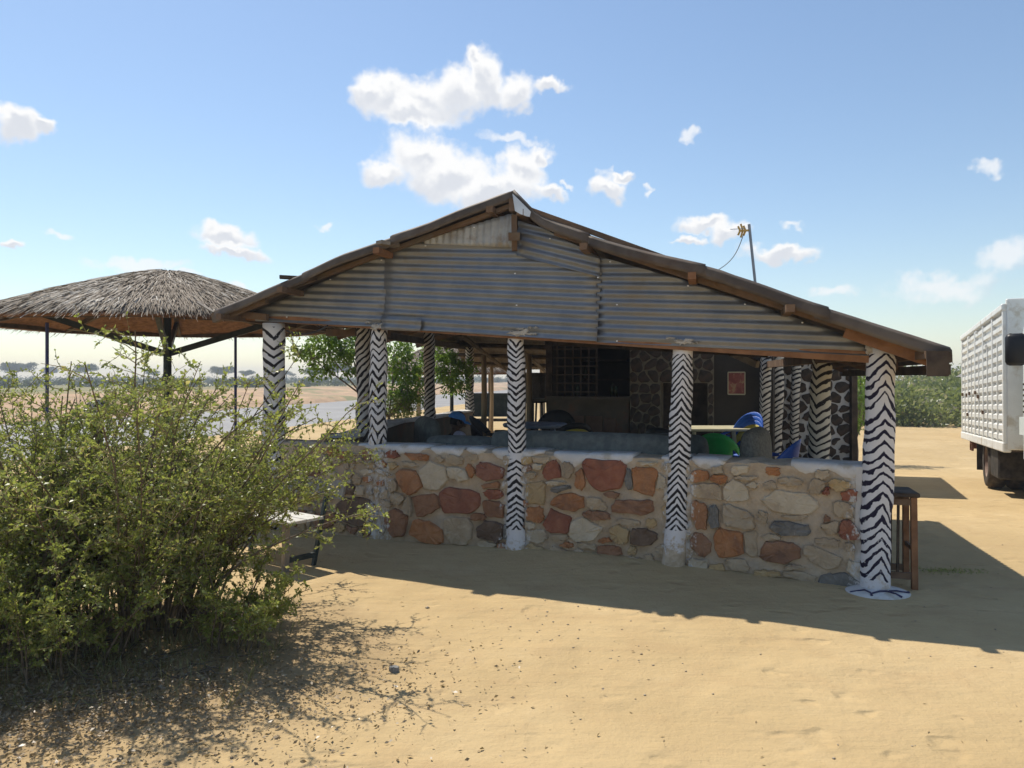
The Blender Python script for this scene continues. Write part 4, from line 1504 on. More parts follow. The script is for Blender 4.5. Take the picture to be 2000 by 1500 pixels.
# bottles on the shelf and counter
for i, (px, off, z, h_, lab) in enumerate([(1128, -.2, 1.295, .27, 'dark bottle on the bar counter behind the grille'), (1144, -1.18, 1.58, .26, 'glinting bottle on the lower shelf behind the grille'),
                                         (1126, -1.18, 1.93, .24, 'small bottle on the upper shelf behind the grille'), (1196, -.25, 1.295, .22, 'glass jar at the right end of the bar counter'),
                                         (1203, -.2, 1.295, .17, 'short glass beside the jar on the bar counter')]):
    p = BW(px, 738, off); p.z = z
    b = MB(); b.smooth = True
    b.lathe(p, [(.035, 0), (.036, h_ * .55), (.030, h_ * .66), (.013, h_ * .78), (.013, h_)] if i != 4 else [(.03, 0), (.036, h_), (.033, h_), (.028, .01)], 12)
    b.build('bottle' if i != 4 else 'drinking_glass', 'glass', label=lab, cat='bottle' if i != 4 else 'glass')

# ---- rear stone store with white mortar
store = thing('stone_store', 'small stone house with white painted mortar behind the right hand columns', 'stone house', (5.0, 12.1, gz(5, 12)))
gA, gB = Vector((3.95, 12.45, 0)), Vector((5.45, 11.85, 0))
gU = (gB - gA).normalized(); gN = Vector((gU.y, -gU.x, 0))
b = MB()
b.prism([Vector((gA.x, gA.y, -.4)), Vector((gB.x, gB.y, -.4)), Vector((gB.x, gB.y, 2.1)), Vector((gA.x, gA.y, 2.1))], -gN * .3)
q0, q1 = gB - gN * .3, gB - gN * 3.2
o = b.build('wall', 'mortar_white', store); fix_normals(o)
b = MB(); b.beam(Vector((q0.x - .15, q0.y, .85)), Vector((q1.x - .15, q1.y, .85)), .3, 2.5)
b.build('wall', 'mortar_white', store)
place, L = wall_panel_place(gA, gB, gN)
for poly in voronoi(L, 2.35, 8, 14):
    cell_stone(poly, place, -.3, random.choice((.008, .014, .03)), .02, jit=.012).build('stone', 'darkstone', o)
b = MB(); b.beam(Vector((gB.x + .02, gB.y, -.3)) + gN * .05, Vector((gB.x + .02, gB.y, 2.15)) + gN * .05, .09, .09, up=(0, 1, 0))
b.build('corner_post', 'wood_dark', store)
r0, r1 = gA + gN * .35 - gU * .3, gB + gN * .35 + gU * .25
b = MB()
nbr = 60
vs_, fs_ = [], []
for i in range(nbr + 1):
    p = r0.lerp(r1, i / nbr)
    for j in range(3):
        q = p - gN * (3.8 * j / 2)
        vs_.append(Vector((q.x, q.y, 2.12 + .12 * j + .012 * math.sin(i * 2.2))))
for i in range(nbr):
    for j in range(2):
        a0 = i * 3 + j
        fs_.append((a0, a0 + 3, a0 + 4, a0 + 1))
o = b.add(vs_, fs_).build('roof', 'roof', store, smooth=True)
o.modifiers.new('thickness', 'SOLIDIFY').thickness = .004

# ---- low canopy and poles at the far end
can = thing('back_canopy', 'low tin canopy on peeled poles behind the open bar', 'canopy', (.2, 15, .05))
c00, c10, c11, c01 = W(880, 636, 12.9), W(1074, 642, 12.5), W(1090, 722, 18.2), W(905, 716, 18.5)
vs_, fs_ = [], []
for i in range(90):
    f = i / 89
    for j in range(5):
        g = j / 4
        p = c00.lerp(c10, f).lerp(c01.lerp(c11, f), g)
        vs_.append(p + Vector((0, 0, .012 * math.sin(i * 2.1))))
for i in range(89):
    for j in range(4):
        a0 = i * 5 + j
        fs_.append((a0, a0 + 1, a0 + 6, a0 + 5))
o = MB().add(vs_, fs_).build('roof', 'roof', can, smooth=True)
o.modifiers.new('thickness', 'SOLIDIFY').thickness = .003
for g in (.06, .3, .55, .8):
    b = MB(); b.tube([c00.lerp(c01, g) - Vector((.2, 0, .06)), c10.lerp(c11, g) - Vector((0, 0, .06))], .045, 8, jit=.1)
    b.build('rafter', 'wood_dark', can)
for (xa, xb) in ((.1, .5), (.55, .9)):
    b = MB(); b.tube([c00.lerp(c10, xa) - Vector((0, 0, .14)), c01.lerp(c11, xb) - Vector((0, 0, .12))], .04, 8, jit=.1)
    b.build('rafter', 'wood_dark', can)
for (px, d, r_) in [(945, 13.6, .052), (1033, 13.0, .052), (1023, 14.6, .04), (960, 17.6, .045)]:
    x = (px - 1000) / F * d
    b = MB(); b.smooth = True
    b.tube([(x - .01, d, 0), (x, d, .7), (x + .008, d, 1.3), (x, d, 2.02)], [r_ * 1.1, r_ * 1.03, r_, r_ * .93], 10, jit=.03)
    b.build('pole', 'pole', can)

# ================================================================== furniture
def sofa(name, label, p, rz, length, h=.92, mat='sofa', seats=2, group=None):
    t = thing(name, label, 'sofa' if seats > 1 else 'armchair', p, group)
    t.rotation_euler = (0, 0, rz)
    ORIGIN[t.name] = Vector((0, 0, 0))
    def rb(nm, c, s, r, rot=None, par=t):
        b = MB(); b.smooth = True
        b.rbox(c, s, r, rot)
        o = b.build(nm, mat, par)
        bv = o.modifiers.new('soft', 'SUBSURF'); bv.levels = 1; bv.render_levels = 2
        return o
    # local: faces +y, back at -y
    rb('base', (0, .05, .22), (length - .3, .80, .28), .04)
    rb('backrest', (0, -.36, .26 + (h - .2) / 2), (length - .12, .26, h - .2), .12)
    for s in (-1, 1):
        rb('armrest', (s * (length / 2 - .12), .02, .36), (.25, .86, .60), .11)
    for k in range(seats):
        w_ = (length - .48) / seats
        rb('seat_cushion', (-(length - .48) / 2 + w_ * (k + .5), .08, .43), (w_ - .01, .66, .17), .06)
    for sx in (-1, 1):
        for sy in (-1, 1):
            b = MB(); b.box((sx * (length / 2 - .2), sy * .3 + .03, .045), (.06, .06, .09))
            b.build('leg', 'wood_dark', t)
    return t


fz = .09
ang_f = math.atan2(U[1], U[0])
pc = (SP(FS(1105)[0], fz, -.92))
sofa('sofa', 'long grey green sofa with its back against the stone parapet', pc + N3 * .16, ang_f + math.pi + math.pi, 1.98, .95, 'sofa', 3)
sofa('sofa', 'low grey sofa whose back shows left of the long sofa', SP(FS(842)[0] + .05, fz, -.95), ang_f, 1.05, .86, 'sofa', 2)
pa_ = W(858, 870, 8.95)
sofa('armchair', 'grey armchair with a person in a blue cap by the side wall', (pa_.x + .18, 9.15, fz), R(-70), .95, .98, 'sofa', 1)
sofa('armchair', 'brown grey armchair with rounded arm between the green and blue chairs', (2.02, 7.25, fz), R(62), .92, .98, 'sofa_b', 1)
sofa('armchair', 'dark armchair mostly hidden behind the leaning zebra pilaster', (1.56, 7.75, fz), R(150), .95, .85, 'sofa', 1)


def plastic_chair(name, label, p, rz, mat, panel=None, group=None, tiltx=0.0, tilt_y=0.0):
    t = thing(name, label, 'chair', p, group)
    t.rotation_euler = (tiltx, tilt_y, rz)
    ORIGIN[t.name] = Vector((0, 0, 0))
    b = MB(); b.smooth = True
    b.rbox((0, 0, .43), (.46, .44, .035), .015)
    b.build('seat', mat, t)
    # curved shell back
    vs_, fs_ = [], []
    n, m = 12, 6
    for i in range(n + 1):
        a = -1.25 + 2.5 * i / n
        for j in range(m + 1):
            g = j / m
            topz = .86 - .20 * (abs(a) / 1.25) ** 2.2
            z = .44 + (topz - .44) * g
            r_ = .235 + .03 * g
            vs_.append(Vector((math.sin(a) * r_, -.02 - math.cos(a) * r_ * (1 + .12 * g), z)))
    for i in range(n):
        for j in range(m):
            a0 = i * (m + 1) + j
            if panel and 3 <= i <= 8 and 1 <= j <= 4:
                continue
            if not panel and i in (0, 1, 10, 11) and 1 <= j <= 3:
                continue
            fs_.append((a0, a0 + 1, a0 + m + 2, a0 + m + 1))
    o = MB().add(vs_, fs_).build('backrest', mat, t, smooth=True)
    o.modifiers.new('thickness', 'SOLIDIFY').thickness = .012
    if panel:
        fs2 = [(i * (m + 1) + j, i * (m + 1) + j + 1, i * (m + 1) + j + m + 2, i * (m + 1) + j + m + 1) for i in range(3, 9) for j in range(1, 5)]
        o2 = MB().add([v * .995 for v in vs_], fs2).build('back_panel', panel, o, smooth=True)
        o2.modifiers.new('thickness', 'SOLIDIFY').thickness = .006
    for s in (-1, 1):
        b = MB(); b.smooth = True
        b.tube([(s * .245, -.06, .66), (s * .27, .05, .655), (s * .265, .17, .64), (s * .24, .20, .60), (s * .22, .19, .44)], [.018, .024, .024, .02, .018], 8)
        b.build('armrest', mat, t)
        for y in (-1, 1):
            b = MB()
            b.tube([(s * .20, y * .18, .43), (s * .235, y * .225, 0)], [.024, .017], 8)
            b.build('leg', mat, t)
    return t


def at(px, d, z=fz):
    return Vector(((px - 1000) / F * d, d, z))


plastic_chair('plastic_chair', 'black plastic armchair on the left of the round table', at(968, 10.2), R(-100), 'black').scale = (1.14,) * 3
plastic_chair('plastic_chair', 'black plastic armchair behind the round table', at(1084, 11.15), R(170), 'black').scale = (1.18,) * 3
plastic_chair('plastic_chair', 'black plastic chair with a yellow back panel in front of the counter', at(1112, 9.7), R(12), 'black', 'yellowp').scale = (1.10,) * 3
plastic_chair('plastic_chair', 'bright green plastic armchair beside the cream table', at(1404, 9.0), R(-25), 'greenp')
plastic_chair('plastic_chair', 'single blue plastic chair beside the parapet end', at(1502, 8.0), R(60), 'bluep')
plastic_chair('plastic_chair', 'black plastic chair in the doorway behind the leaning pilaster', at(1300, 10.0), R(-30), 'black')
for k, (mt, lab) in enumerate([('yellowp', 'yellow plastic chair at the bottom of the tipped blue stack'), ('bluep', 'blue plastic chair directly on the yellow one in the stack'), ('bluep', 'blue plastic chair second from top of the stack'), ('bluep', 'blue plastic chair on top of the stack')]):
    plastic_chair('plastic_chair', lab, at(1466, 9.75) + Vector((0, 0, -.02 + k * .055)), R(120), mt, group='stacked plastic chairs', tiltx=R(-16))


def table(label, p, r_, mat, h=.74, sq=False):
    t = thing('plastic_table', label, 'table', p)
    b = MB(); b.smooth = not sq
    if sq:
        b.rbox((p[0], p[1], p[2] + h), (r_ * 2, r_ * 1.5, .035), .012)
    else:
        b.lathe((p[0], p[1], p[2] + h - .03), [(r_ * .97, -.02), (r_, 0), (r_, .025), (r_ * .97, .032)], 28)
    b.build('table_top', mat, t)
    for sx in (-1, 1):
        for sy in (-1, 1):
            b = MB(); b.tube([(p[0] + sx * r_ * .55, p[1] + sy * r_ * .5, p[2] + h - .03), (p[0] + sx * r_ * .68, p[1] + sy * r_ * .6, p[2])], [.028, .02], 8)
            b.build('leg', mat, t)
    return t


table('grey blue round plastic table in the middle of the bar', at(1045, 10.55), .46, 'tablegrey', .86)
table('cream plastic table by the green chair', at(1385, 10.1), .48, 'creamp', .82, True)
# stools at the outer counter
for i, (px, d, lab) in enumerate([(1042, 13.6, 'dark high backed bar stool nearest the zebra pilaster'), (1053, 13.9, 'dark high backed bar stool in the middle of the row'), (1063, 14.2, 'dark high backed bar stool nearest the grille')]):
    p = at(px, d)
    t = thing('bar_stool', lab, 'bar stool', p, 'bar stools at the side counter')
    b = MB(); b.smooth = True; b.rbox(p + Vector((0, 0, 1.08)), (.38, .38, .06), .02); b.build('seat', 'wood_dark', t)
    b = MB(); b.smooth = True; b.rbox(p + Vector((-.05, .17, 1.36)), (.34, .05, .5), .03, Matrix.Rotation(R(-12), 3, 'X')); b.build('backrest', 'wood_grey', t)
    for sx in (-1, 1):
        for sy in (-1, 1):
            b = MB(); b.tube([p + Vector((sx * .15, sy * .15, 1.06)), p + Vector((sx * .19, sy * .19, 0))], .014, 6); b.build('leg', 'iron_dark', t)
t = thing('side_counter', 'narrow grey shelf counter on an iron leg beside the bar stools', 'counter', at(1040, 13.2))
b = MB(); b.box(at(1040, 13.2) + Vector((0, 0, 1.12)), (.55, .3, .05)); b.build('counter_top', 'wood_grey', t)
b = MB(); b.tube([at(1040, 13.2), at(1040, 13.2) + Vector((0, 0, 1.1))], .03, 8); b.build('leg', 'iron_dark', t)

# ---- person slumped in the armchair
def person():
    hd = W(890, 829, 9.05)
    root = thing('person', 'person in a dark shirt and blue cap slumped low in a grey armchair', 'person', (hd.x + .02, 9.12, fz))
    ox = Vector((hd.x, hd.y, 0))
    f = Vector((.93, .36, 0)).normalized()      # facing away to the right
    sd = Vector((-f.y, f.x, 0))
    def P(fw, si, z): return ox + f * fw + sd * si + Vector((0, 0, z))
    pel, che, nec, hea = P(.12, 0, .60), P(.02, 0, .83), P(-.01, 0, .955), P(.02, 0, 1.03)

    def skin(name, verts, edges, rads, mat, par, root_i=0, sub=2):
        me = bpy.data.meshes.new(name)
        o0 = ORIGIN[root.name]
        me.from_pydata([tuple(v - o0) for v in verts], edges, [])
        me.materials.append(M[mat])
        o = bpy.data.objects.new(name, me)
        COL.objects.link(o)
        ORIGIN[o.name] = o0
        o.parent = par
        md = o.modifiers.new('skin', 'SKIN')
        if not me.skin_vertices:
            pass
        for i, r_ in enumerate(rads):
            sv = me.skin_vertices[0].data[i]
            sv.radius = r_ if isinstance(r_, tuple) else (r_, r_)
            sv.use_root = (i == root_i)
        md.use_smooth_shade = True
        sb = o.modifiers.new('sub', 'SUBSURF')
        sb.levels = 1
        sb.render_levels = sub
        return o
    V = [pel, P(.07, 0, .71), che, nec, hea,
         P(.02, .19, .86), P(.16, .25, .66), P(.36, .17, .62), P(.42, .14, .62),
         P(.02, -.19, .86), P(.14, -.26, .66), P(.34, -.20, .60), P(.40, -.17, .60),
         P(.14, .10, .58), P(.52, .12, .60), P(.60, .12, .18), P(.72, .12, .135),
         P(.14, -.10, .58), P(.52, -.14, .60), P(.58, -.14, .18), P(.70, -.14, .135)]
    E = [(0, 1), (1, 2), (2, 3), (3, 4), (2, 5), (5, 6), (6, 7), (7, 8), (2, 9), (9, 10), (10, 11), (11, 12), (0, 13), (13, 14), (14, 15), (15, 16), (0, 17), (17, 18), (18, 19), (19, 20)]
    rd = [.13, .13, .14, .055, .06, .06, .045, .032, .03, .06, .045, .032, .03, .09, .068, .045, .04, .09, .068, .045, .04]
    body = skin('body', V, E, rd, 'skin', root)
    # five fingers on each hand, curled on the lap
    for s, wr in ((1, V[8]), (-1, V[12])):
        for k in range(5):
            lat = (-.03 + .018 * k) * s
            ln = [.055, .075, .082, .076, .060][k]
            if k == 0:
                p_ = [wr, wr + f * .02 + sd * (-.04 * s), wr + f * .05 + sd * (-.055 * s) - Vector((0, 0, .012))]
            else:
                p_ = [wr + f * .02 + sd * lat, wr + f * (.03 + ln * .6) + sd * lat + Vector((0, 0, .008)), wr + f * (.03 + ln) + sd * lat - Vector((0, 0, .018))]
            b = MB(); b.smooth = True
            b.tube(p_, [.010, .009, .007], 8)
            b.build('finger', 'skin', body)
    skin('shirt', [pel + Vector((0, 0, .03)), V[1], V[2], P(0, 0, .915), V[5], V[6], V[9], V[10]], [(0, 1), (1, 2), (2, 3), (2, 4), (4, 5), (2, 6), (6, 7)],
         [.145, .148, .155, .075, .078, .062, .078, .062], 'shirt', root)
    skin('trousers', [pel, V[13], V[14], V[15], V[17], V[18], V[19]], [(0, 1), (1, 2), (2, 3), (0, 4), (4, 5), (5, 6)], [.14, .10, .08, .06, .10, .08, .06], 'trouser', root)
    # head: skull with face
    hm = MB(); hm.smooth = True
    n = 16
    vs_, fs_ = [], []
    tilt_ = Matrix.Rotation(R(14), 3, sd)
    for i in range(13):
        la = -math.pi / 2 + math.pi * i / 12
        for k in range(n):
            lo = 2 * math.pi * k / n
            x, y, z = math.cos(la) * math.cos(lo), math.cos(la) * math.sin(lo), math.sin(la)
            rx, ry, rz_ = .098, .076, .118
            fx = x * rx
            if z < -.2 and x > 0: fx *= 1 - .15 * (-z)
            if abs(y) < .22 and x > .6 and -.35 < z < .1: fx += .018
            p = f * fx + sd * (y * ry * (1 - .2 * max(0, -z))) + Vector((0, 0, z * rz_))
            vs_.append(P(.03, 0, 1.075) + tilt_ @ p)
    for i in range(12):
        for k in range(n):
            a0, b0_ = i * n + k, i * n + (k + 1) % n
            fs_.append((a0, b0_, b0_ + n, a0 + n))
    hm.add(vs_, fs_)
    hobj = hm.build('head', 'skin', root)
    for s in (-1, 1):
        b = MB(); b.smooth = True; b.lathe(P(.01, s * .077, 1.05), [(.004, -.03), (.016, -.015), (.018, .01), (.006, .03)], 8); b.build('ear', 'skin', hobj)
        b = MB(); b.smooth = True; b.lathe(P(.115, s * .03, 1.065), [(.002, -.01), (.011, 0), (.002, .01)], 8); b.build('eye', 'cloth_white', hobj)
    b = MB(); b.smooth = True; b.tube([P(.118, .025, 1.005), P(.126, 0, 1.003), P(.118, -.025, 1.005)], .007, 6); b.build('mouth', 'brickred', hobj)
    b = MB(); b.smooth = True
    vs2 = [v + (v - P(.03, 0, 1.075)) * .03 for v in vs_]
    fs2 = [q for q in fs_ if (sum((vs_[i] for i in q), Vector()) / 4 - P(.03, 0, 1.075)).dot(f) < .02 and (sum((vs_[i].z for i in q)) / 4) > 1.03]
    b.add(vs2, fs2); b.build('hair', 'hair', hobj)
    # blue cap: dome and brim pointing forward, tipped down
    cap = MB(); cap.smooth = True
    ctr = P(.015, 0, 1.095)
    ct_ = Matrix.Rotation(R(16), 3, sd)
    vs_, fs_ = [], []
    for i in range(8):
        la = (math.pi / 2) * i / 7
        for k in range(20):
            lo = 2 * math.pi * k / 20
            p = f * (math.cos(la) * math.cos(lo) * .112) + sd * (math.cos(la) * math.sin(lo) * .094) + Vector((0, 0, math.sin(la) * .098))
            vs_.append(ctr + ct_ @ p)
    for i in range(7):
        for k in range(20):
            a0, b0_ = i * 20 + k, i * 20 + (k + 1) % 20
            fs_.append((a0, b0_, b0_ + 20, a0 + 20))
    co = cap.add(vs_, fs_).build('cap', 'cap', root, smooth=True)
    vs_, fs_ = [], []
    for i in range(11):
        lo = -1.15 + 2.3 * i / 10
        for (rr, dz) in ((0, .004), (.5, .002), (1, -.018)):
            p = f * (math.cos(lo) * (.108 + rr * .085)) + sd * (math.sin(lo) * (.092 + rr * .02)) + Vector((0, 0, dz - .012 * abs(math.sin(lo))))
            vs_.append(ctr + ct_ @ p)
    for i in range(10):
        for j in range(2):
            a0 = i * 3 + j
            fs_.append((a0, a0 + 3, a0 + 4, a0 + 1))
    o = MB().add(vs_, fs_).build('brim', 'cap', co, smooth=True)
    o.modifiers.new('thickness', 'SOLIDIFY').thickness = .004
    for s in (-1, 1):
        b = MB(); b.smooth = True; b.rbox(P(.70, s * .13, .13), (.25, .09, .085), .03, Matrix((f, sd, Vector((0, 0, 1)))).transposed()); b.build('shoe', 'black', root)


person()
pw = W(896, 858, 8.75)
b = MB(); b.smooth = True
b.rbox(pw, (.17, .15, .20), .06, Matrix.Rotation(R(20), 3, 'Y'))
o = b.build('cushion', 'lilac', label='pale lilac cushion on the armchair below the blue cap', cat='cushion')
o.modifiers.new('soft', 'SUBSURF').render_levels = 2

# ================================================================== yard things
# bench with white seat and grey backrest, half in the shrub
bench = thing('garden_bench', 'old bench with white plank seat and grey backrest half hidden by the shrub', 'bench', (-2.1, 6.45, 0))
o_ = Vector((-1.62, 6.26, 0)); bl = Vector((-.79, .61, 0)).normalized(); bd = Vector((-.61, -.79, 0)).normalized()
mB = Matrix((bl, bd, Vector((0, 0, 1)))).transposed()
LEN = 1.05
for k in range(2):
    b = MB(); b.box(o_ + bl * (LEN / 2 - .02) + bd * (.085 + .175 * k) + Vector((0, 0, .42)), (LEN + .04, .165, .022), m=mB)
    b.build('seat_plank', 'cloth_white', bench)
for t_ in (.06, LEN - .06):
    b = MB(); b.beam(o_ + bl * t_ + bd * .03, o_ + bl * t_ - bd * .11 + Vector((0, 0, .60)), .032, .03, up=bd); b.build('back_leg', 'iron_dark', bench)
    b = MB(); b.beam(o_ + bl * t_ + bd * .31, o_ + bl * t_ + bd * .30 + Vector((0, 0, .41)), .045, .045, up=bd); b.build('front_leg', 'wood_grey' if t_ < .5 else 'iron_dark', bench)
    b = MB(); b.beam(o_ + bl * t_ + bd * .02 + Vector((0, 0, .10)), o_ + bl * t_ + bd * .31 + Vector((0, 0, .10)), .035, .04); b.build('stretcher', 'iron_dark', bench)
b = MB(); b.box(o_ + bl * (LEN / 2 - .06) - bd * .155 + Vector((0, 0, .64)), (LEN + .12, .018, .16), m=mB @ Matrix.Rotation(R(14), 3, 'X'))
b.build('backrest', 'board_grey', bench)

# tall wooden stool behind the corner column
sp = Vector((2.98, 5.75, 0))
st = thing('wooden_stool', 'tall slatted wooden stool standing behind the zebra corner column', 'stool', sp)
sd_ = Vector((.96, -.28, 0)); sn_ = Vector((.28, .96, 0))
for a_ in (-1, 1):
    for c_ in (-1, 1):
        b = MB(); b.beam(sp + sd_ * (.105 * a_) + sn_ * (.14 * c_), sp + sd_ * (.10 * a_) + sn_ * (.13 * c_) + Vector((0, 0, .70)), .048, .042, up=sd_); b.build('leg', 'wood_orange' if a_ > 0 else 'wood', st)
for c_ in (-1, 1):
    for z in (.10, .66):
        b = MB(); b.beam(sp - sd_ * .09 + sn_ * (.135 * c_) + Vector((0, 0, z)), sp + sd_ * .09 + sn_ * (.135 * c_) + Vector((0, 0, z)), .026, .05); b.build('rail', 'wood', st)
    b = MB(); b.beam(sp + sn_ * (.135 * c_) - sd_ * .01 + Vector((0, 0, .12)), sp - sd_ * .005 + sn_ * (.135 * c_) + Vector((0, 0, .64)), .018, .018, up=sd_); b.build('slat', 'wood_dark', st)
for a_ in (-1, 1):
    b = MB(); b.beam(sp + sd_ * (.10 * a_) - sn_ * .13 + Vector((0, 0, .3)), sp + sd_ * (.10 * a_) + sn_ * .13 + Vector((0, 0, .3)), .022, .03); b.build('rail', 'wood', st)
b = MB(); b.smooth = False; b.rbox(sp + Vector((0, 0, .715)), (.27, .36, .035), .008, Matrix((sd_, sn_, Vector((0, 0, 1)))).transposed()); b.build('seat', 'wood_dark', st)

# TV antenna on the right roof slope
an = thing('tv_antenna', 'thin aerial mast with a small yellow antenna and drooping lead on the roof', 'antenna', W(1478, 575, 8.2))
a0, a1 = W(1479, 590, 8.2), W(1463, 438, 8.2)
b = MB(); b.tube([a0, a1], .016, 8); b.build('mast', 'antenna', an)
hb = W(1462, 450, 8.2)
b = MB(); b.beam(hb, hb + Vector((-.10, .03, 0)), .02, .02); b.build('boom', 'antenna_y', an)
for k, (dx, L_) in enumerate([(-.03, .055), (-.06, .075), (-.09, .05)]):
    for s in (-1, 1):
        b = MB(); b.beam(hb + Vector((dx, .01, 0)), hb + Vector((dx - .02, .02, s * L_)), .012, .02); b.build('antenna_element', 'antenna_y', an)
b = MB(); b.beam(hb + Vector((-.05, 0, .02)), hb + Vector((-.19, .04, .02)), .006, .006); b.build('antenna_element', 'antenna', an)
pts = [W(1452, 458, 8.2).lerp(W(1398, 530, 8.0), i / 10) + Vector((.06 * math.sin(i / 10 * math.pi) * .6, 0, -.05 * math.sin(i / 10 * math.pi))) for i in range(11)]
b = MB(); b.tube(pts, .0045, 5); b.build('lead_cable', 'wire', an)

# zebra painted mushroom table behind the shrub
mp = Vector(((189 - 1000) / F * 9.4, 9.4, 0))
mt_ = thing('mushroom_table', 'zebra painted concrete mushroom table on a dark post behind the shrub', 'table', mp)
b = MB(); b.smooth = True; b.lathe(mp, [(.09, 0), (.075, .3), (.07, 1.0), (.08, 1.1)], 14); b.build('post', 'wood_dark', mt_)
b = MB(); b.smooth = True; b.lathe(mp + Vector((0, 0, 1.07)), [(.10, 0), (.15, .03), (.16, .08), (.135, .18), (.08, .235), (.02, .25)], 18)
b.build('mushroom_top', zebra('zebra_mushroom', 'spiral', .07, .12, .2, base=(.7, .7, .7), wob=.05, duty=.35), mt_)

# ---- thatched parasol shelters
def thatch_shelter(name, label, c, Rr, ez, az, nstr, seed, posts, post_mat='iron_blue', braces=True, sides=8, rot=.2, post_r=.02):
    rs = np.random.default_rng(seed)
    t = thing(name, label, 'thatched shelter', (c[0], c[1], gz(c[0], c[1])))
    C = np.array([c[0], c[1], 0.0])
    # base shell (two skins) as an n-gon pyramid with a rounded top
    def prof(f):                      # f 0 top, 1 eave
        return az - (az - ez) * (0.25 * f + .75 * f ** 1.35) if f > 0 else az
    def rad(th):
        a_ = (th - rot) % (2 * math.pi / sides) - math.pi / sides
        return Rr * math.cos(math.pi / sides) / math.cos(a_) * .5 + Rr * .5
    vs_, fs_ = [], []
    n = sides * 5
    for i in range(8):
        f = i / 7
        for k in range(n):
            th = 2 * math.pi * k / n
            r_ = rad(th) * f
            vs_.append(Vector((c[0] + math.cos(th) * r_, c[1] + math.sin(th) * r_, prof(f) - .035)))
    for i in range(7):
        for k in range(n):
            a0, b0_ = i * n + k, i * n + (k + 1) % n
            fs_.append((a0, a0 + n, b0_ + n, b0_))
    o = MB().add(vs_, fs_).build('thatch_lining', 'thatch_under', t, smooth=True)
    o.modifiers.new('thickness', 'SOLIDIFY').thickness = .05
    # palm leaf strips laid down the slope
    f = np.sqrt(rs.uniform(0.0, 1.0, nstr)) * 1.0
    th = rs.uniform(0, 2 * np.pi, nstr)
    rr = np.array([rad(a_) for a_ in th])
    L = rs.uniform(.18, .42, nstr) * (Rr / 2.2) ** .5
    hang = rs.uniform(size=nstr) < .07
    f = np.where(hang, rs.uniform(.97, 1.03, nstr), f)
    f0 = np.clip(f - L / rr * .6, 0, 1)
    f1 = f0 + L / rr
    pf = np.vectorize(lambda q: prof(min(q, 1)) - (max(q, 1) - 1) * rr.mean() * .65)
    thd = rs.normal(0, .10, nstr) + rs.choice([0, .0, .12, -.12], nstr)
    lift = rs.uniform(.0, .05, nstr)
    p0_ = np.stack([c[0] + np.cos(th) * rr * f0, c[1] + np.sin(th) * rr * f0, pf(f0) + lift * .5], -1)
    th1 = th + thd * L / np.maximum(rr * f1, .15)
    p2_ = np.stack([c[0] + np.cos(th1) * rr * f1, c[1] + np.sin(th1) * rr * f1, pf(f1) + lift + rs.uniform(-.01, .03, nstr)], -1)
    p1_ = (p0_ + p2_) / 2 + np.array([0, 0, .02])
    tang = np.stack([-np.sin(th), np.cos(th), np.zeros(nstr)], -1)
    w_ = rs.uniform(.0028, .0078, nstr)[:, None] * (Rr / 2.2) ** .5
    tw = rs.uniform(-.7, .7, nstr)[:, None]
    tang = tang * np.cos(tw) + np.array([0, 0, 1]) * np.sin(tw)
    v = np.stack([p0_ - tang * w_, p0_ + tang * w_, p1_ + tang * w_, p1_ - tang * w_, p2_ + tang * w_ * .4, p2_ - tang * w_ * .4], 1)
    base = np.arange(nstr)[:, None] * 6
    Q = np.concatenate([base + np.array([0, 1, 2, 3]), base + np.array([3, 2, 4, 5])])
    tint = np.clip(rs.beta(1.8, 1.6, nstr) + .12 * np.sin(th * 3 + 1) + .16 * np.sin(th * 7 + f * 9) * np.sin(f * 14 + th * 2) + .06, 0, 1)
    me = np_mesh('thatch', v.reshape(-1, 3) - np.array(t.location), Q, np.concatenate([tint, tint]))
    o = link('thatch', me, 'thatch', t, t.location, kind='stuff')
    # frame
    eav = [Vector((c[0] + math.cos(rot + 2 * math.pi * k / sides) * Rr * .96, c[1] + math.sin(rot + 2 * math.pi * k / sides) * Rr * .96, ez - .05)) for k in range(sides)]
    g0 = gz(c[0], c[1])
    for k in range(sides):
        b = MB(); b.beam(eav[k], eav[(k + 1) % sides], .04, .06); b.build('eave_beam', 'wood_dark', t)
        b = MB(); b.beam(eav[k], Vector((c[0], c[1], az - .12)), .05, .07); b.build('rafter', 'wood_dark', t)
    b = MB(); b.smooth = True; b.tube([(c[0], c[1], g0 - .1), (c[0], c[1], az - .08)], [.055, .05], 12); b.build('centre_post', 'iron_dark', t)
    if braces:
        for k in range(0, sides, 2):
            q = eav[k].lerp(Vector((c[0], c[1], az - .12)), .30)
            b = MB(); b.beam(Vector((c[0], c[1], ez - .42)), q - Vector((0, 0, .04)), .055, .08); b.build('brace', 'iron_dark', t)
    for (x, y, zt) in posts:
        g1 = gz(x, y)
        b = MB(); b.tube([(x, y, g1 - .1), (x, y, zt)], post_r, 8); b.build('edge_post', post_mat, t)
    return t


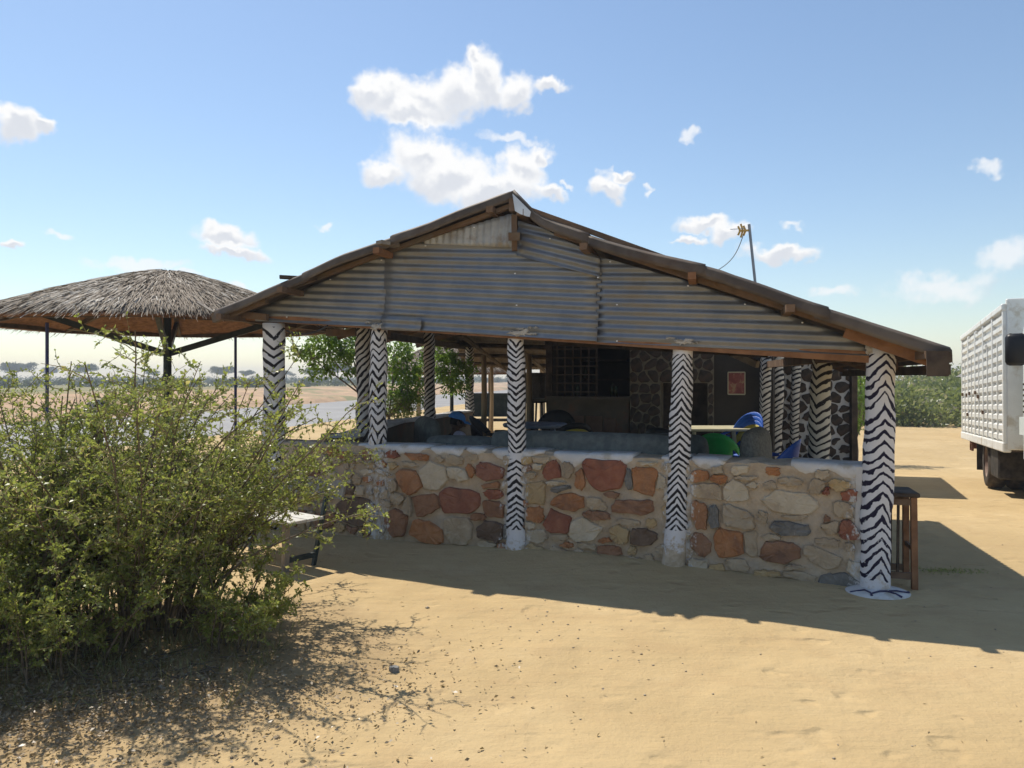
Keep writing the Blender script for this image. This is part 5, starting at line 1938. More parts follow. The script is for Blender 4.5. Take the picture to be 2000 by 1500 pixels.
uc = (-4.66, 10.0)
thatch_shelter('thatched_shelter', 'large grey thatched parasol shelter with blue iron posts on the left', uc, 2.22, 2.34, 3.01, 62000, 3,
               [(((92 - 1000) / F) * 9.1, 9.1, 2.28), (((460 - 1000) / F) * 10.6, 10.6, 2.2), (((325 - 1000) / F) * 11.6, 11.6, 2.3)], rot=.35)
thatch_shelter('thatched_shelter', 'smaller thatched shelter seen between the far left columns', (-1.75, 21.5), 1.95, 1.78, 2.75, 9000, 5,
               [(-.62, 21.2, 1.8), (-2.6, 20.6, 1.8)], 'pole', False, post_r=.06)
thatch_shelter('thatched_shelter', 'far thatched shelter seen beside the dark bar grille', (.95, 22.5), 1.7, 1.95, 2.9, 9000, 6,
               [(.85, 21.1, 1.9), (2.0, 22.0, 1.9)], 'pole', False, post_r=.06)
# dark bench under the far shelter
b = MB()
fb = thing('garden_bench', 'dark low bench under the far thatched shelter', 'bench', (-.6, 20, 0))
b.box((-.55, 20.2, .45), (1.3, .4, .06)); b.build('seat', 'wood_dark', fb)
b = MB(); b.box((-.55, 20.5, .85), (1.5, .06, .65)); b.build('backrest', 'iron_dark', fb)
for x in (-1.1, 0):
    b = MB(); b.box((x, 20.2, .2), (.08, .38, .44)); b.build('leg', 'wood_dark', fb)

# ================================================================== truck
def truck():
    X = Vector((-.436, -.9, .036)).normalized()
    Y = Vector((.9, -.436, 0)).normalized()
    Z = X.cross(Y).normalized()
    if Z.z < 0:
        Z = -Z
    t = thing('cargo_truck', 'white cargo truck with ribbed steel body parked at the right edge', 'truck', (8.62, 14.07, -.24))
    t.matrix_world = Matrix.Translation((8.62, 14.07, -.24)) @ Matrix((X, Y, Z)).transposed().to_4x4()
    ORIGIN[t.name] = Vector((0, 0, 0))
    ZB, ZH, LB, WB = .75, 2.62, 4.86, 2.1
    npan = 5
    pw = LB / npan
    def panel(xa, xb, y, out, nm='side_panel'):
        vs_, fs_ = [], []
        nr = 13
        zz = []
        for k in range(nr):
            z0 = ZB + .06 + (ZH - ZB - .14) * k / nr
            dz = (ZH - ZB - .14) / nr
            zz += [(z0, 0), (z0 + dz * .12, .0), (z0 + dz * .30, .035), (z0 + dz * .70, .035), (z0 + dz * .88, 0)]
        zz.append((ZH - .08, 0))
        for (z, o) in zz:
            vs_ += [Vector((xa, y + out * o, z)), Vector((xb, y + out * o, z))]
        for i in range(len(zz) - 1):
            fs_.append((2 * i, 2 * i + 1, 2 * i + 3, 2 * i + 2))
        o = MB().add(vs_, fs_).build(nm, 'white_paint', t)
        md = o.modifiers.new('thickness', 'SOLIDIFY'); md.thickness = .01; md.offset = 0
    for k in range(npan):
        panel(k * pw + .03, (k + 1) * pw - .03, 0.0, -1)
        panel(k * pw + .03, (k + 1) * pw - .03, WB, 1)
    for k in range(npan + 1):
        b = MB(); b.rbox((k * pw, -.015, (ZB + ZH) / 2), (.075, .07, ZH - ZB), .01); b.build('stake_post', 'white_paint', t)
        if k < npan:
            b = MB(); b.box((k * pw + pw / 2, -.04, (ZB + ZH) / 2 - .2), (.035, .02, ZH - ZB - .5)); b.build('lock_rod', 'white_paint', t)
    for (xx, zz_) in [(.25, 1.52), (.9, 1.5), (1.3, 1.52), (2.1, 1.52), (2.45, 1.45), (1.0, 1.15), (3.0, 1.2)]:
        b = MB(); b.rbox((xx, -.06, zz_), (.06, .03, .06), .01); b.build('latch', 'wood', t)
    for (xx, zz_) in [(.3, 2.45), (1.3, 2.5), (2.3, 2.5), (3.4, 2.2)]:
        b = MB(); b.rbox((xx, -.06, zz_), (.05, .03, .05), .01); b.build('latch', 'white_paint', t)
    b = MB(); b.rbox((LB / 2, -.01, ZH - .02), (LB + .1, .11, .09), .015); b.build('top_rail', 'white_paint', t)
    b = MB(); b.rbox((LB / 2, WB, ZH - .02), (LB + .1, .11, .09), .015); b.build('top_rail', 'white_paint', t)
    b = MB(); b.rbox((LB / 2, -.01, ZB), (LB + .1, .10, .13), .015); b.build('bottom_rail', 'white_paint', t)
    b = MB(); b.box((LB / 2, WB / 2, ZB - .02), (LB, WB - .1, .08)); b.build('load_floor', 'wood_dark', t)
    b = MB(); b.rbox((LB + .02, WB / 2, (ZB + ZH) / 2 + .03), (.07, WB + .02, ZH - ZB + .12), .015); b.build('headboard', 'white_paint', t)
    b = MB(); b.rbox((-.02, WB / 2, (ZB + ZH) / 2), (.06, WB, ZH - ZB), .015); b.build('tailgate', 'white_paint', t)
    for y in (.55, 1.55):
        b = MB(); b.box((LB / 2 + .8, y, .58), (LB + 2.6, .09, .18)); b.build('chassis_rail', 'truck_frame', t)
    # rear light guard
    for (dx, dz) in ((.0, .48), (.0, .60), (.0, .72)):
        b = MB(); b.box((.12, .1, dz), (.34, .03, .025)); b.build('light_guard', 'rust', t)
    for dx in (-.04, .28):
        b = MB(); b.box((dx, .1, .60), (.025, .03, .26)); b.build('light_guard', 'rust', t)
    b = MB(); b.box((.2, .14, .60), (.12, .05, .18)); b.build('tail_light', 'rust', t)
    # mud flap and battery box
    b = MB(); b.box((1.75, .25, .50), (.03, .5, .55)); b.build('mud_flap', 'truck_frame', t)
    b = MB(); b.rbox((3.55, .22, .46), (.75, .4, .42), .03); b.build('fuel_tank', 'truck_frame', t)
    def wheel(x, y, r_=.42, w_=.24):
        b = MB(); b.smooth = True
        prof = [(r_ * .60, -w_ / 2), (r_ * .92, -w_ / 2), (r_, -w_ * .32), (r_, w_ * .32), (r_ * .92, w_ / 2), (r_ * .60, w_ / 2)]
        vs_, fs_ = [], []
        n = 36
        for (rr, yy) in prof:
            for k in range(n):
                a_ = 2 * math.pi * k / n
                vs_.append(Vector((x + math.cos(a_) * rr, y + yy, r_ + math.sin(a_) * rr)))
        for i in range(len(prof) - 1):
            for k in range(n):
                a0, b0_ = i * n + k, i * n + (k + 1) % n
                fs_.append((a0, b0_, b0_ + n, a0 + n))
        b.add(vs_, fs_)
        ty = b.build('wheel', 'tyre', t)
        vs_, fs_ = [], []
        prof = [(r_ * .62, -w_ * .46), (r_ * .56, -w_ * .36), (r_ * .50, -w_ * .05), (r_ * .28, -w_ * .02), (r_ * .24, -w_ * .30), (.02, -w_ * .32)]
        for (rr, yy) in prof:
            for k in range(24):
                a_ = 2 * math.pi * k / 24
                vs_.append(Vector((x + math.cos(a_) * rr, y + yy, r_ + math.sin(a_) * rr)))
        for i in range(len(prof) - 1):
            for k in range(24):
                a0, b0_ = i * 24 + k, i * 24 + (k + 1) % 24
                fs_.append((a0, b0_, b0_ + 24, a0 + 24))
        MB().add(vs_, fs_).build('rim', 'rim', ty, smooth=True)
    wheel(2.5, .16); wheel(2.5, .44); wheel(2.5, WB - .16); wheel(2.5, WB - .44)
    wheel(6.35, .20); wheel(6.35, WB - .20)
    b = MB(); b.tube([(2.5, .3, .42), (2.5, WB - .3, .42)], .07, 10); b.build('axle', 'truck_frame', t)
    # cab
    side = [(LB + .25, .62), (LB + .25, 2.25), (LB + .45, 2.42), (LB + 1.55, 2.40), (LB + 2.05, 1.65), (LB + 2.25, 1.50), (LB + 2.3, .62), (LB + 2.0, .62), (LB + 1.9, .9), (LB + 1.65, 1.0), (LB + 1.3, 1.0), (LB + 1.05, .9), (LB + .95, .62)]
    b = MB()
    b.prism([Vector((x, .14, z)) for x, z in side], (0, WB - .28, 0))
    cab = b.build('cab', 'truck_cab', t); fix_normals(cab)
    b = MB(); b.prism([Vector((LB + .75, .132, 1.55)), Vector((LB + 1.72, .132, 1.55)), Vector((LB + 1.42, .132, 2.2)), Vector((LB + .75, .132, 2.2))], (0, .006, 0))
    o = b.build('side_window', 'glass', cab); fix_normals(o)
    b = MB(); b.prism([Vector((LB + .36, .132, 1.2)), Vector((LB + .52, .132, 1.2)), Vector((LB + .52, .132, 1.6)), Vector((LB + .36, .132, 1.6))], (0, .006, 0))
    for k in range(6):
        b2 = MB(); b2.box((LB + .44, .128, 1.22 + k * .07), (.18, .02, .025)); b2.build('vent_louvre', 'truck_frame', cab)
    b = MB(); b.smooth = True
    b.tube([(LB + .98, .10, .62), (LB + 1.05, .08, .88), (LB + 1.3, .07, 1.03), (LB + 1.65, .07, 1.03), (LB + 1.92, .08, .88)], .055, 8); b.build('wheel_arch', 'truck_cab', cab)
    b = MB(); b.box((LB + 1.3, .1, 1.05), (1.5, .1, .22)); b.build('step_panel', 'truck_cab', cab)
    b = MB(); b.smooth = True; b.rbox((LB + 1.75, -.16, 1.92), (.10, .20, .36), .05); mir = b.build('mirror', 'black', cab)
    b = MB(); b.tube([(LB + 1.75, .15, 2.1), (LB + 1.75, -.15, 2.05)], .012, 6); b.build('mirror_arm', 'black', mir)


truck()
# pale tin roof of a hut far behind the truck
hut = thing('distant_hut', 'distant hut with a bright white pitched roof just left of the truck', 'hut', (15.6, 25.5, -.4))
b = MB()
pA_, pB_, pC_ = W(1866, 736, 24), W(2010, 738, 24), W(1925, 704, 24)
b.prism([pA_, pB_, pC_], (2.0, 2.6, 0)); o = b.build('roof', 'canvas_white', hut); fix_normals(o)
b = MB(); b.box(((pA_.x + pB_.x) / 2 + 1.6, 25.9, .55), (.9, 1.6, 2.0)); b.build('wall', 'cement', hut)

# ================================================================== vegetation
def shrub(name, label, base, nstem, brad, height, spread, nlf, seed, lean=(0, 0), leaf=(.011, .019), low=.25, bare=.9, rs_=1.0, spikes=6, group=None, spike_h=1.14):
    global rng
    rng = np.random.default_rng(seed)
    g = gz(base[0], base[1])
    t = thing(name, label, 'shrub', (base[0], base[1], g), group)
    O = np.array([base[0], base[1], g])
    big, small, LPs, LDs, LS = [], [], [], [], []
    for i in range(nstem):
        a = rng.uniform(0, 2 * np.pi)
        r_ = brad * math.sqrt(rng.uniform(0, 1))
        p = np.array([math.cos(a) * r_, math.sin(a) * r_, -.02])
        out = np.array([math.cos(a), math.sin(a), 0]) * rng.uniform(.05, 1.0) * spread + np.array([lean[0], lean[1], 0])
        hgt = height * (rng.uniform(.62, 1.0) if i >= spikes else rng.uniform(.85, 1.05) * spike_h)
        d = np.array([0, 0, 1.0]) * height + out * .45
        ln = hgt * rng.uniform(1.0, 1.18)
        n = 12
        pts = growth(p, d, ln, n, .07, out * .55 / height if i >= spikes else out * .1)
        # arching tips
        tt = np.linspace(0, 1, n + 1)
        pts[:, :2] += (out[:2] * .42)[None, :] * (tt ** 2.2)[:, None]
        if i >= spikes:
            pts[:, 2] -= (tt ** 3) * .10 * np.linalg.norm(out) * height
        r0 = rng.uniform(.006, .013) * rs_
        big.append((pts, r0 * (1 - .75 * tt)))
        nsh = int(rng.uniform(9, 15)) if i >= spikes else int(rng.uniform(9, 13))
        for k in range(nsh):
            f = low + (1 - low) * rng.uniform(0, 1) ** .8
            x = f * n
            j = min(int(x), n - 1)
            q = pts[j] + (pts[j + 1] - pts[j]) * (x - j)
            dd = (pts[j + 1] - pts[j]); dd = dd / np.linalg.norm(dd)
            sd2 = rng.normal(size=3); sd2[2] = abs(sd2[2]) * .35
            sd2 /= np.linalg.norm(sd2)
            sl = height * rng.uniform(.10, .30) * (1.05 - .5 * f)
            if rng.uniform() < .06:
                sl *= 1.9
            sp_ = growth(q, dd * .45 + sd2, sl, 5, .17, (0, 0, -.25))
            small.append((sp_, np.linspace(.0035, .0014, 6) * rs_))
            for m_ in range(4):
                ff = rng.uniform(.15, 1)
                jj = min(int(ff * 5), 4)
                q2 = sp_[jj] + (sp_[jj + 1] - sp_[jj]) * (ff * 5 - jj)
                tw = growth(q2, (sp_[jj + 1] - sp_[jj]) / np.linalg.norm(sp_[jj + 1] - sp_[jj]) + rng.normal(size=3) * .8, height * rng.uniform(.04, .11), 3, .2)
                small.append((tw, np.linspace(.002, .001, 4) * rs_))
                nl = nlf
                w = rng.uniform(0, 3, nl)
                jj = np.minimum(w.astype(int), 2)
                LPs.append(tw[jj] + (tw[jj + 1] - tw[jj]) * (w - jj)[:, None])
                dv = (tw[jj + 1] - tw[jj])
                LDs.append(norm(dv) * .7 + rng.normal(size=(nl, 3)) * .7)
                LS.append(np.full(nl, rng.uniform(-.32, .28)))
            nl = nlf
            w = rng.uniform(0.5, 5, nl)
            jj = np.minimum(w.astype(int), 4)
            LPs.append(sp_[jj] + (sp_[jj + 1] - sp_[jj]) * (w - jj)[:, None])
            LDs.append(norm(sp_[jj + 1] - sp_[jj]) * .5 + rng.normal(size=(nl, 3)) * .7)
            LS.append(np.full(nl, rng.uniform(-.32, .28)))
        # leaves straight on the tall shoots
        nl = nlf * 3
        w = n * (.6 + .4 * rng.uniform(0, 1, nl))
        jj = np.minimum(w.astype(int), n - 1)
        LPs.append(pts[jj] + (pts[jj + 1] - pts[jj]) * (w - jj)[:, None])
        LDs.append(rng.normal(size=(nl, 3)) + np.array([0, 0, .3]))
        LS.append(np.full(nl, 0))
    P = np.concatenate(LPs); D = np.concatenate(LDs); S = np.concatenate(LS)
    keep = P[:, 2] > .04
    P, D, S = P[keep], D[keep], S[keep]
    n = len(P)
    tint = np.clip(rng.beta(2.2, 2.2, n) + S, 0, 1)
    L = rng.uniform(leaf[0] * .8, leaf[1] * 1.1, n) * 1.35 * (1 + S * .8)
    me = leaf_mesh('foliage', P, D, L, L * rng.uniform(.42, .62, n), tint)
    link('foliage', me, 'leaf_shrub', t, t.location)
    me = tubes_mesh('stems', big, 5)
    link('stem', me, 'bark', t, t.location)
    me = tubes_mesh('twigs', small, 3)
    link('twig', me, 'twig', t, t.location, kind='stuff')
    return t


shrub('thorn_shrub', 'big leafy thorn shrub with many thin stems filling the left foreground', (-2.42, 4.72), 124, .50, 1.46, .82, 8, 11, lean=(.30, -.05), low=.18, leaf=(.013, .023), spikes=26, spike_h=1.08)
shrub('thorn_shrub', 'leafy thorn shrub cut off by the left edge of the picture', (-3.2, 4.5), 88, .50, 1.30, .80, 8, 12, lean=(.1, -.1), low=.08, leaf=(.013, .023), spikes=20, spike_h=1.18)
shrub('thorn_shrub', 'low straggly shrub with arching twigs at the right foot of the big shrub', (-1.62, 4.36), 18, .18, .56, .50, 8, 13, lean=(.15, -.1), low=.15, spikes=3, rs_=.7)
shrub('thorn_shrub', 'small low shrub in the shade in front of the big shrub', (-2.55, 4.15), 40, .42, .70, .5, 9, 14, lean=(0, -.1), low=.12, spikes=3, rs_=.7)


def tree_leafy(name, label, base, limbs, clumps, nleaf, seed, mat='leaf_tree', lsize=(.05, .09), tr=.06, cat='tree', group=None, aspect=.5):
    """trunk with limbs reaching each clump; clumps: (x, y, z, r)"""
    global rng
    rng = np.random.default_rng(seed)
    g = gz(base[0], base[1])
    t = thing(name, label, cat, (base[0], base[1], g), group)
    O = np.array([base[0], base[1], g])
    fork = O + np.array([0, 0, limbs])
    paths = [(np.array([O - [0, 0, .1], O + [.02, 0, limbs * .5], fork]) - O, np.array([tr, tr * .85, tr * .75]))]
    LPs, LDs, T = [], [], []
    for (x, y, z, r_) in clumps:
        c = np.array([x, y, z], float)
        mid = (fork + c) / 2 + rng.normal(size=3) * .1
        paths.append((np.array([fork, mid, c]) - O, np.array([tr * .6, tr * .4, tr * .15])))
        for k in range(7):
            e = c + rng.normal(size=3) * r_ * .55
            paths.append((np.array([c, (c + e) / 2 + rng.normal(size=3) * .03, e]) - O, np.array([tr * .16, tr * .1, tr * .05])))
        m = int(nleaf * r_ ** 2)
        u = norm(rng.normal(size=(m, 3))) * (rng.uniform(0, 1, m) ** .45)[:, None] * r_
        # leaves hang in sprays
        ns = max(6, m // 26)
        sc = norm(rng.normal(size=(ns, 3))) * (rng.uniform(.15, 1, ns) ** .5)[:, None] * r_
        pick = rng.integers(0, ns, m)
        P = c + sc[pick] + rng.normal(size=(m, 3)) * r_ * .13
        LPs.append(P - O)
        LDs.append(norm(sc[pick]) * .6 + rng.normal(size=(m, 3)) * .6 + np.array([0, 0, -.35]))
        T.append(np.clip(rng.beta(2, 2, m) + rng.normal(0, .15, ns)[pick], 0, 1))
    P = np.concatenate(LPs); D = np.concatenate(LDs); tint = np.concatenate(T)
    L = rng.uniform(lsize[0], lsize[1], len(P))
    link('crown', leaf_mesh('crown', P, D, L, L * aspect, tint), mat, t, t.location)
    link('trunk', tubes_mesh('trunk', paths, 6), 'trunk', t, t.location)
    return t


# bright green tree beyond the side wall
cl = []
for (px, py, d, r_) in [(640, 690, 12.2, .42), (610, 700, 12.0, .30), (675, 660, 12.6, .38), (690, 700, 12.4, .30), (640, 655, 12.3, .22),
                        (770, 690, 13.4, .34), (785, 720, 13.6, .42), (800, 765, 13.4, .42), (775, 790, 13.2, .36), (870, 720, 14.2, .36), (890, 745, 14.2, .36), (860, 690, 14.4, .30), (820, 690, 13.9, .24), (905, 715, 14.5, .26)]:
    p = W(px, py, d); cl.append((p.x, p.y, p.z, r_))
tree_leafy('leafy_tree', 'bright green leafy tree growing beyond the low side wall', (-2.2, 13.2), .9, cl, 6800, 21, lsize=(.045, .085), tr=.04)
cl = [(W(x, y, d).x, d, W(x, y, d).z, r_) for (x, y, d, r_) in [(775, 815, 13.0, .34), (800, 800, 13.2, .36), (760, 790, 12.8, .24)]]
tree_leafy('wall_shrub', 'feathery green shrub against the outside of the side wall', (-1.95, 13.0), .3, cl, 6500, 22, lsize=(.02, .045), tr=.03, cat='shrub', mat='leaf_scrub', aspect=.35)


def spiky(name, label, base, n, L, seed, up=.7, w=.03):
    r2 = np.random.default_rng(seed)
    g = gz(base[0], base[1]) if len(base) < 3 else base[2]
    t = thing(name, label, 'plant', (base[0], base[1], g))
    V, Q, tint = [], [], []
    for i in range(n):
        a = r2.uniform(0, 6.28); e = r2.uniform(.25, 1.35) * up + .15
        d = np.array([math.cos(a) * math.cos(e), math.sin(a) * math.cos(e), math.sin(e)])
        s = np.array([-math.sin(a), math.cos(a), 0])
        l = L * r2.uniform(.6, 1)
        o = len(V) * 1
        base_i = sum(len(v) for v in V)
        p = np.array([d * l * f + np.array([0, 0, -.25 * l * f * f]) for f in (0.02, .4, .75, 1)])
        ww = np.array([w * .7, w, w * .6, .002])
        rows = np.concatenate([p - s * ww[:, None], p + np.array([0, 0, -.3]) * ww[:, None], p + s * ww[:, None]], 1).reshape(-1, 3)
        V.append(rows)
        for j in range(3):
            for k in range(2):
                b_ = base_i + j * 3 + k
                Q.append((b_, b_ + 1, b_ + 4, b_ + 3)); tint.append(r2.uniform(0, 1))
    me = np_mesh('leaves', np.concatenate(V), np.array(Q), tint, True)
    link('leaf_rosette', me, 'leaf_agave', t, t.location)
    return t


spiky('aloe_plant', 'spiky aloe at the corner of the stone house', (5.05, 10.9), 60, .62, 31, .8, .035)
spiky('palm_shrub', 'young palm with feathery fronds between the left columns', (W(880, 800, 14.6).x, 14.6), 70, 1.15, 32, 1.0, .02)
spiky('palm_shrub', 'small palm tuft left of the young palm outside the wall', (W(855, 800, 15.6).x, 15.6), 50, .8, 33, .9, .018)

# shrub beside the stone house and the thicket beyond the yard
cl = [(W(x, y, d).x, d, W(x, y, d).z, r_) for (x, y, d, r_) in [(1672, 760, 17, .55), (1680, 720, 17.4, .5), (1668, 800, 17, .5), (1690, 780, 17.2, .4)]]
tree_leafy('thicket_shrub', 'dark green shrub showing between the stone house and corner column', (8.0, 17.2), .6, cl, 2600, 23, lsize=(.05, .10), tr=.05, cat='shrub', mat='leaf_tree')


def thicket():
    r2 = np.random.default_rng(41)
    P, D, T, L = [], [], [], []
    for i in range(210):
        d = r2.uniform(31, 60)
        px = r2.uniform(1540, 2350)
        x = (px - 1000) / F * d
        g = gz(x, d)
        r_ = r2.uniform(.7, 1.5)
        topz = 1.6 + (738 - np.interp(px, [1540, 1700, 1760, 1850, 1900, 2350], [722, 722, 722, 712, 700, 690]) - r2.uniform(-8, 16)) / F * d
        hgt = max(.8, topz - g) * (r2.uniform(.35, .95) if d < 40 else r2.uniform(.65, 1.12))
        m = 620
        u = norm(r2.normal(size=(m, 3))) * (r2.uniform(0, 1, m) ** .4)[:, None]
        u[:, 2] = np.abs(u[:, 2])
        p = np.array([x, d, g]) + u * np.array([r_ * 1.3, r_ * 1.3, hgt])
        P.append(p); D.append(norm(u) + r2.normal(size=(m, 3)) * .7)
        T.append(np.clip(r2.beta(2, 2, m) + r2.normal(0, .3), 0, 1))
        L.append(r2.uniform(.12, .30, m))
    P = np.concatenate(P)
    LL = np.concatenate(L)
    me = leaf_mesh('scrub_thicket', P, np.concatenate(D), LL, LL * .55, np.concatenate(T))
    link('scrub_thicket', me, 'leaf_scrub', label='dense olive green bush thicket along the far side of the yard', cat='thicket', kind='stuff')


thicket()


# flat-topped acacias and low bush line across the river
def acacia_mesh(seed, hgt, wid, layers):
    r2 = np.random.default_rng(seed)
    P, D, paths = [], [], []
    paths.append((np.array([[0, 0, -.2], [.1, 0, hgt * .35], [.0, .1, hgt * .55]]), np.array([.22, .17, .12]) * hgt / 6))
    for i in range(layers):
        c = np.array([r2.uniform(-.32, .32) * wid, r2.uniform(-.3, .3) * wid, hgt * r2.uniform(.58, .92)])
        paths.append((np.array([[0, .1, hgt * .5], c * np.array([.5, .5, .84]), c]), np.array([.10, .06, .03]) * hgt / 6))
        m = 620
        u = norm(r2.normal(size=(m, 3))) * (r2.uniform(0, 1, m) ** .5)[:, None]
        p = c + u * np.array([wid * .22, wid * .22, hgt * .13]) * r2.uniform(.7, 1.15)
        P.append(p); D.append(r2.normal(size=(m, 3)))
    P = np.concatenate(P); n = len(P)
    L = r2.uniform(.16, .38, n) * hgt / 6
    return leaf_mesh('crown', P, np.concatenate(D), L, L * .6, r2.beta(2, 2, n)), tubes_mesh('trunk', paths, 5)


protos = [acacia_mesh(51, 6.0, 9.0, 13), acacia_mesh(52, 5.0, 8.0, 9), acacia_mesh(53, 6.5, 7.0, 8)]
for (c_, tk) in protos:
    c_.materials.append(M['leaf_far']); tk.materials.append(M['trunk'])
spots = [(32, 235, 1.15, 0, 'broad dark acacia at the far left of the skyline'), (165, 225, 1.2, 1, 'flat topped acacia right of the blue parasol post'), (98, 300, 1.0, 2, 'thin small acacia between the two left acacias'),
         (435, 240, .95, 0, 'acacia on the skyline left of the corner column'), (480, 265, .9, 1, 'low acacia on the skyline at the corner column'), (560, 280, .9, 1, 'far acacia just right of the corner column'),
         (615, 250, .85, 0, 'dark rounded acacia below the green tree branch'), (660, 205, .95, 2, 'tall layered acacia below the green tree branch'), (700, 260, 1.0, 0, 'pale acacia behind the spiral striped column'),
         (965, 260, 1.0, 1, 'distant acacia seen between the wooden poles'), (300, 320, 1.0, 1, 'very distant acacia behind the parasol centre post'), (860, 290, 1.0, 0, 'distant acacia behind the young palm')]
for (px, d, sc, k, lab) in spots:
    x = (px - 1000) / F * d
    t = thing('acacia_tree', lab, 'tree', (x, d, gz(x, d)), 'acacias across the river')
    t.scale = (sc, sc, sc)
    t.rotation_euler = (0, 0, random.uniform(0, 6))
    for nm, me in (('crown', protos[k][0]), ('trunk', protos[k][1])):
        o = bpy.data.objects.new(nm, me); COL.objects.link(o); o.parent = t


def bushline():
    r2 = np.random.default_rng(61)
    P, D, T, L = [], [], [], []
    for i in range(520):
        d = r2.uniform(120, 420)
        px = r2.uniform(-150, 1150)
        x = (px - 1000) / F * d
        if x * .97 - d * .22 > -62:
            continue
        g = gz(x, d)
        r_ = r2.uniform(1.0, 3.2); hgt = r2.uniform(.8, 2.6) * (1.25 if d > 260 else .8)
        m = 130
        u = norm(r2.normal(size=(m, 3))) * (r2.uniform(0, 1, m) ** .4)[:, None]
        u[:, 2] = np.abs(u[:, 2])
        P.append(np.array([x, d, g]) + u * np.array([r_, r_, hgt])); D.append(r2.normal(size=(m, 3)))
        T.append(np.clip(r2.beta(2, 2, m) + r2.normal(0, .2), 0, 1)); L.append(r2.uniform(.3, .7, m))
    P = np.concatenate(P); LL = np.concatenate(L)
    me = leaf_mesh('far_bush_line', P, np.concatenate(D), LL, LL * .6, np.concatenate(T))
    link('far_bush_line', me, 'leaf_far', label='low bush line on the flats across the river', cat='bushes', kind='stuff')


bushline()


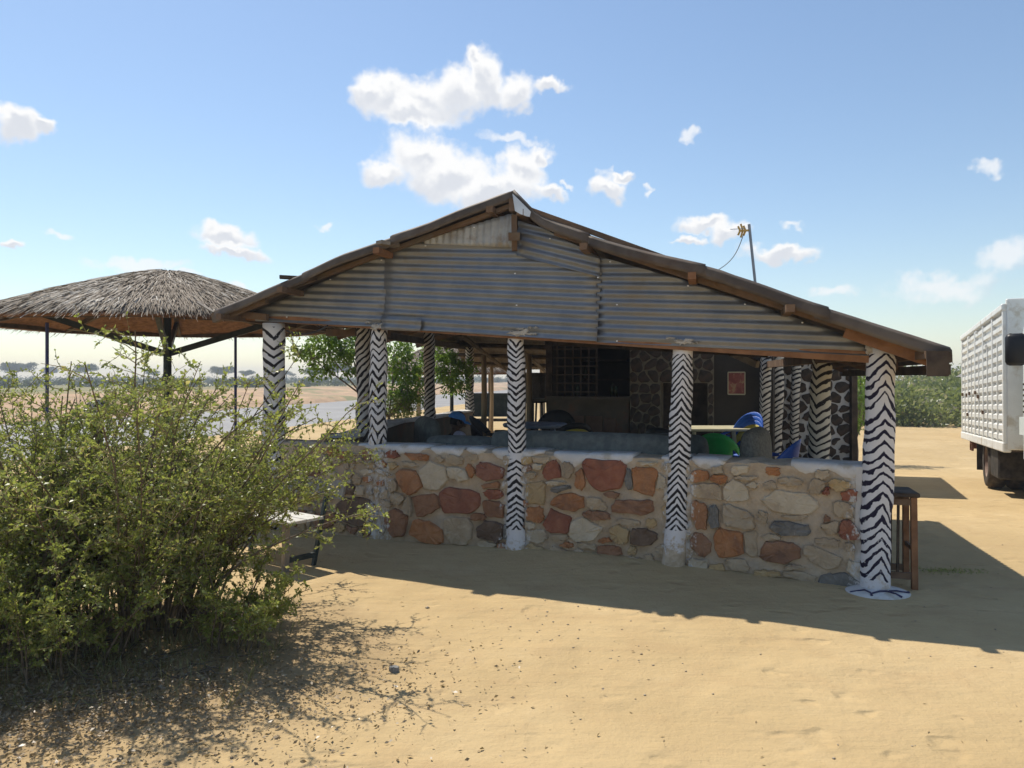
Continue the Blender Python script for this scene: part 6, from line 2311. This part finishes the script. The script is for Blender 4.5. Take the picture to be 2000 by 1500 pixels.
# ================================================================== small ground litter
def scatter():
    r2 = np.random.default_rng(71)
    # pebbles
    n = 240
    V, Q = [], []
    o = 0
    ico = norm(np.array([[1, 0, 0], [0, 1, 0], [-1, 0, 0], [0, -1, 0], [0, 0, 1], [0, 0, -1]], float))
    tri = np.array([[0, 1, 4], [1, 2, 4], [2, 3, 4], [3, 0, 4], [1, 0, 5], [2, 1, 5], [3, 2, 5], [0, 3, 5]])
    for i in range(n):
        d = 2.2 + 6.5 * r2.uniform() ** 1.4
        x = r2.uniform(-.75, .75) * d
        if i % 3 == 0:
            x, d = r2.normal(.35, .55), r2.normal(4.6, .45)
        s = r2.uniform(.003, .0095) * (1.9 if r2.uniform() < .05 else 1)
        g = gz(x, d)
        p = ico * r2.uniform(.6, 1.3, (6, 3)) * np.array([s, s, s * .6])
        V.append(p + np.array([x, d, g + s * .25])); Q.append(tri + o); o += 6
    me = np_mesh('pebbles', np.concatenate(V), np.concatenate(Q))
    link('pebbles', me, 'pebble', label='small pebbles and clods scattered over the bare sand', cat='pebbles', kind='stuff')
    # dry leaves and twigs beneath the shrubs
    n = 15000
    x = r2.normal(-2.4, .72, n); y = 3.62 + r2.normal(0, .42, n) + .25 * (x + 2.3) * .3
    far = r2.uniform(size=n) < .12
    x[far] += r2.uniform(0, 1.1, far.sum())
    z = ground_z(x, y) + .004 + r2.uniform(0, .02, n)
    P = np.stack([x, y, z], -1)
    D = r2.normal(size=(n, 3)) * np.array([1, 1, .35])
    L = r2.uniform(.010, .030, n)
    me = leaf_mesh('leaf_litter', P, D, L, L * .5, r2.beta(1.6, 1.8, n))
    link('leaf_litter', me, 'litter', label='dry leaf litter spread beneath the shrubs', cat='leaf litter', kind='stuff')
    paths = []
    for i in range(150):
        x = -2.5 + np.clip(r2.normal(0, .55), -1.2, .9); y = 4.05 + np.clip(r2.normal(0, .3), -.5, .5); a = r2.uniform(0, 6.28); l = r2.uniform(.06, .4)
        pts = np.array([[x + math.cos(a) * l * f + r2.normal(0, .01), y + math.sin(a) * l * f + r2.normal(0, .01), gz(x, y) + .012 + abs(r2.normal(0, .015))] for f in (0, .35, .7, 1)])
        paths.append((pts, np.array([.004, .0035, .003, .0015])))
    link('fallen_twigs', tubes_mesh('fallen_twigs', paths, 4), 'bark', label='fallen twigs lying under the shrubs', cat='twigs', kind='stuff')
    # bits of straw and dry leaf blown over the open sand
    n = 450
    d = 2.4 + 6 * r2.uniform(0, 1, n) ** 1.5
    x = r2.uniform(-.62, .75, n) * d
    P = np.stack([x, d, ground_z(x, d) + .003], -1)
    D = r2.normal(size=(n, 3)) * np.array([1, 1, .2])
    L = r2.uniform(.006, .030, n)
    me = leaf_mesh('straw_bits', P, D, L, L * .22, r2.beta(1.2, 2.2, n))
    link('straw_bits', me, 'litter', label='bits of straw and dead leaf blown over the open sand', cat='straw', kind='stuff')
    # sparse grass tufts under the shrubs and along the wall foot
    n = 1500
    x = -2.3 + np.clip(r2.normal(0, .6, n), -1.5, .95); y = 4.1 + np.clip(r2.normal(0, .35, n), -.6, .6)
    P = np.stack([x, y, ground_z(x, y)], -1)
    D = r2.normal(size=(n, 3)) * .45 + np.array([0, 0, 1])
    L = r2.uniform(.04, .16, n)
    me = leaf_mesh('dry_grass', P, D, L, np.full(n, .004), r2.uniform(0, 1, n))
    link('dry_grass', me, 'grass_dry', label='thin dry grass blades among the shrub stems', cat='grass', kind='stuff')


scatter()
b = MB(); b.smooth = False
pr_ = Vector((-.64, 4.02, gz(-.64, 4.02)))
st = stone_mesh(0, 0, .055, .045, lambda u, v, o: pr_ + Vector((u, v, o)), .026, 9, 2.2, .2)
st.build('stone_lump', 'board_grey', label='single pale stone lump on the sand right of the shrub', cat='stone')
# green smear of weeds on the sand at the right
r2 = np.random.default_rng(81)
n = 500
x = r2.normal(3.55, .18, n); y = r2.normal(6.1, .05, n)
me = leaf_mesh('weed_patch', np.stack([x, y, ground_z(x, y)], -1), r2.normal(size=(n, 3)) + np.array([0, 0, .5]), r2.uniform(.01, .03, n), .006, r2.uniform(0, 1, n))
link('weed_patch', me, 'leaf_shrub', label='small patch of green weeds on the shaded sand at right', cat='weeds', kind='stuff')


# ================================================================== the dusty air
hz = MB()
hz.box((0, 230, 4.0), (1440, 1010, 14.0))
hm_ = bpy.data.materials.new('dusty_air')
hm_.use_nodes = True
ht = NT(hm_.node_tree)
ht.n.remove(ht.n['Principled BSDF'])
pv = ht.new('ShaderNodeVolumePrincipled')
pv.inputs['Color'].default_value = (0.82, 0.88, 0.97, 1)
pv.inputs['Density'].default_value = 0.0014
pv.inputs['Anisotropy'].default_value = 0.1
ht.l.new(pv.outputs[0], ht.n['Material Output'].inputs['Volume'])
hz.build('haze', hm_, kind='stuff')
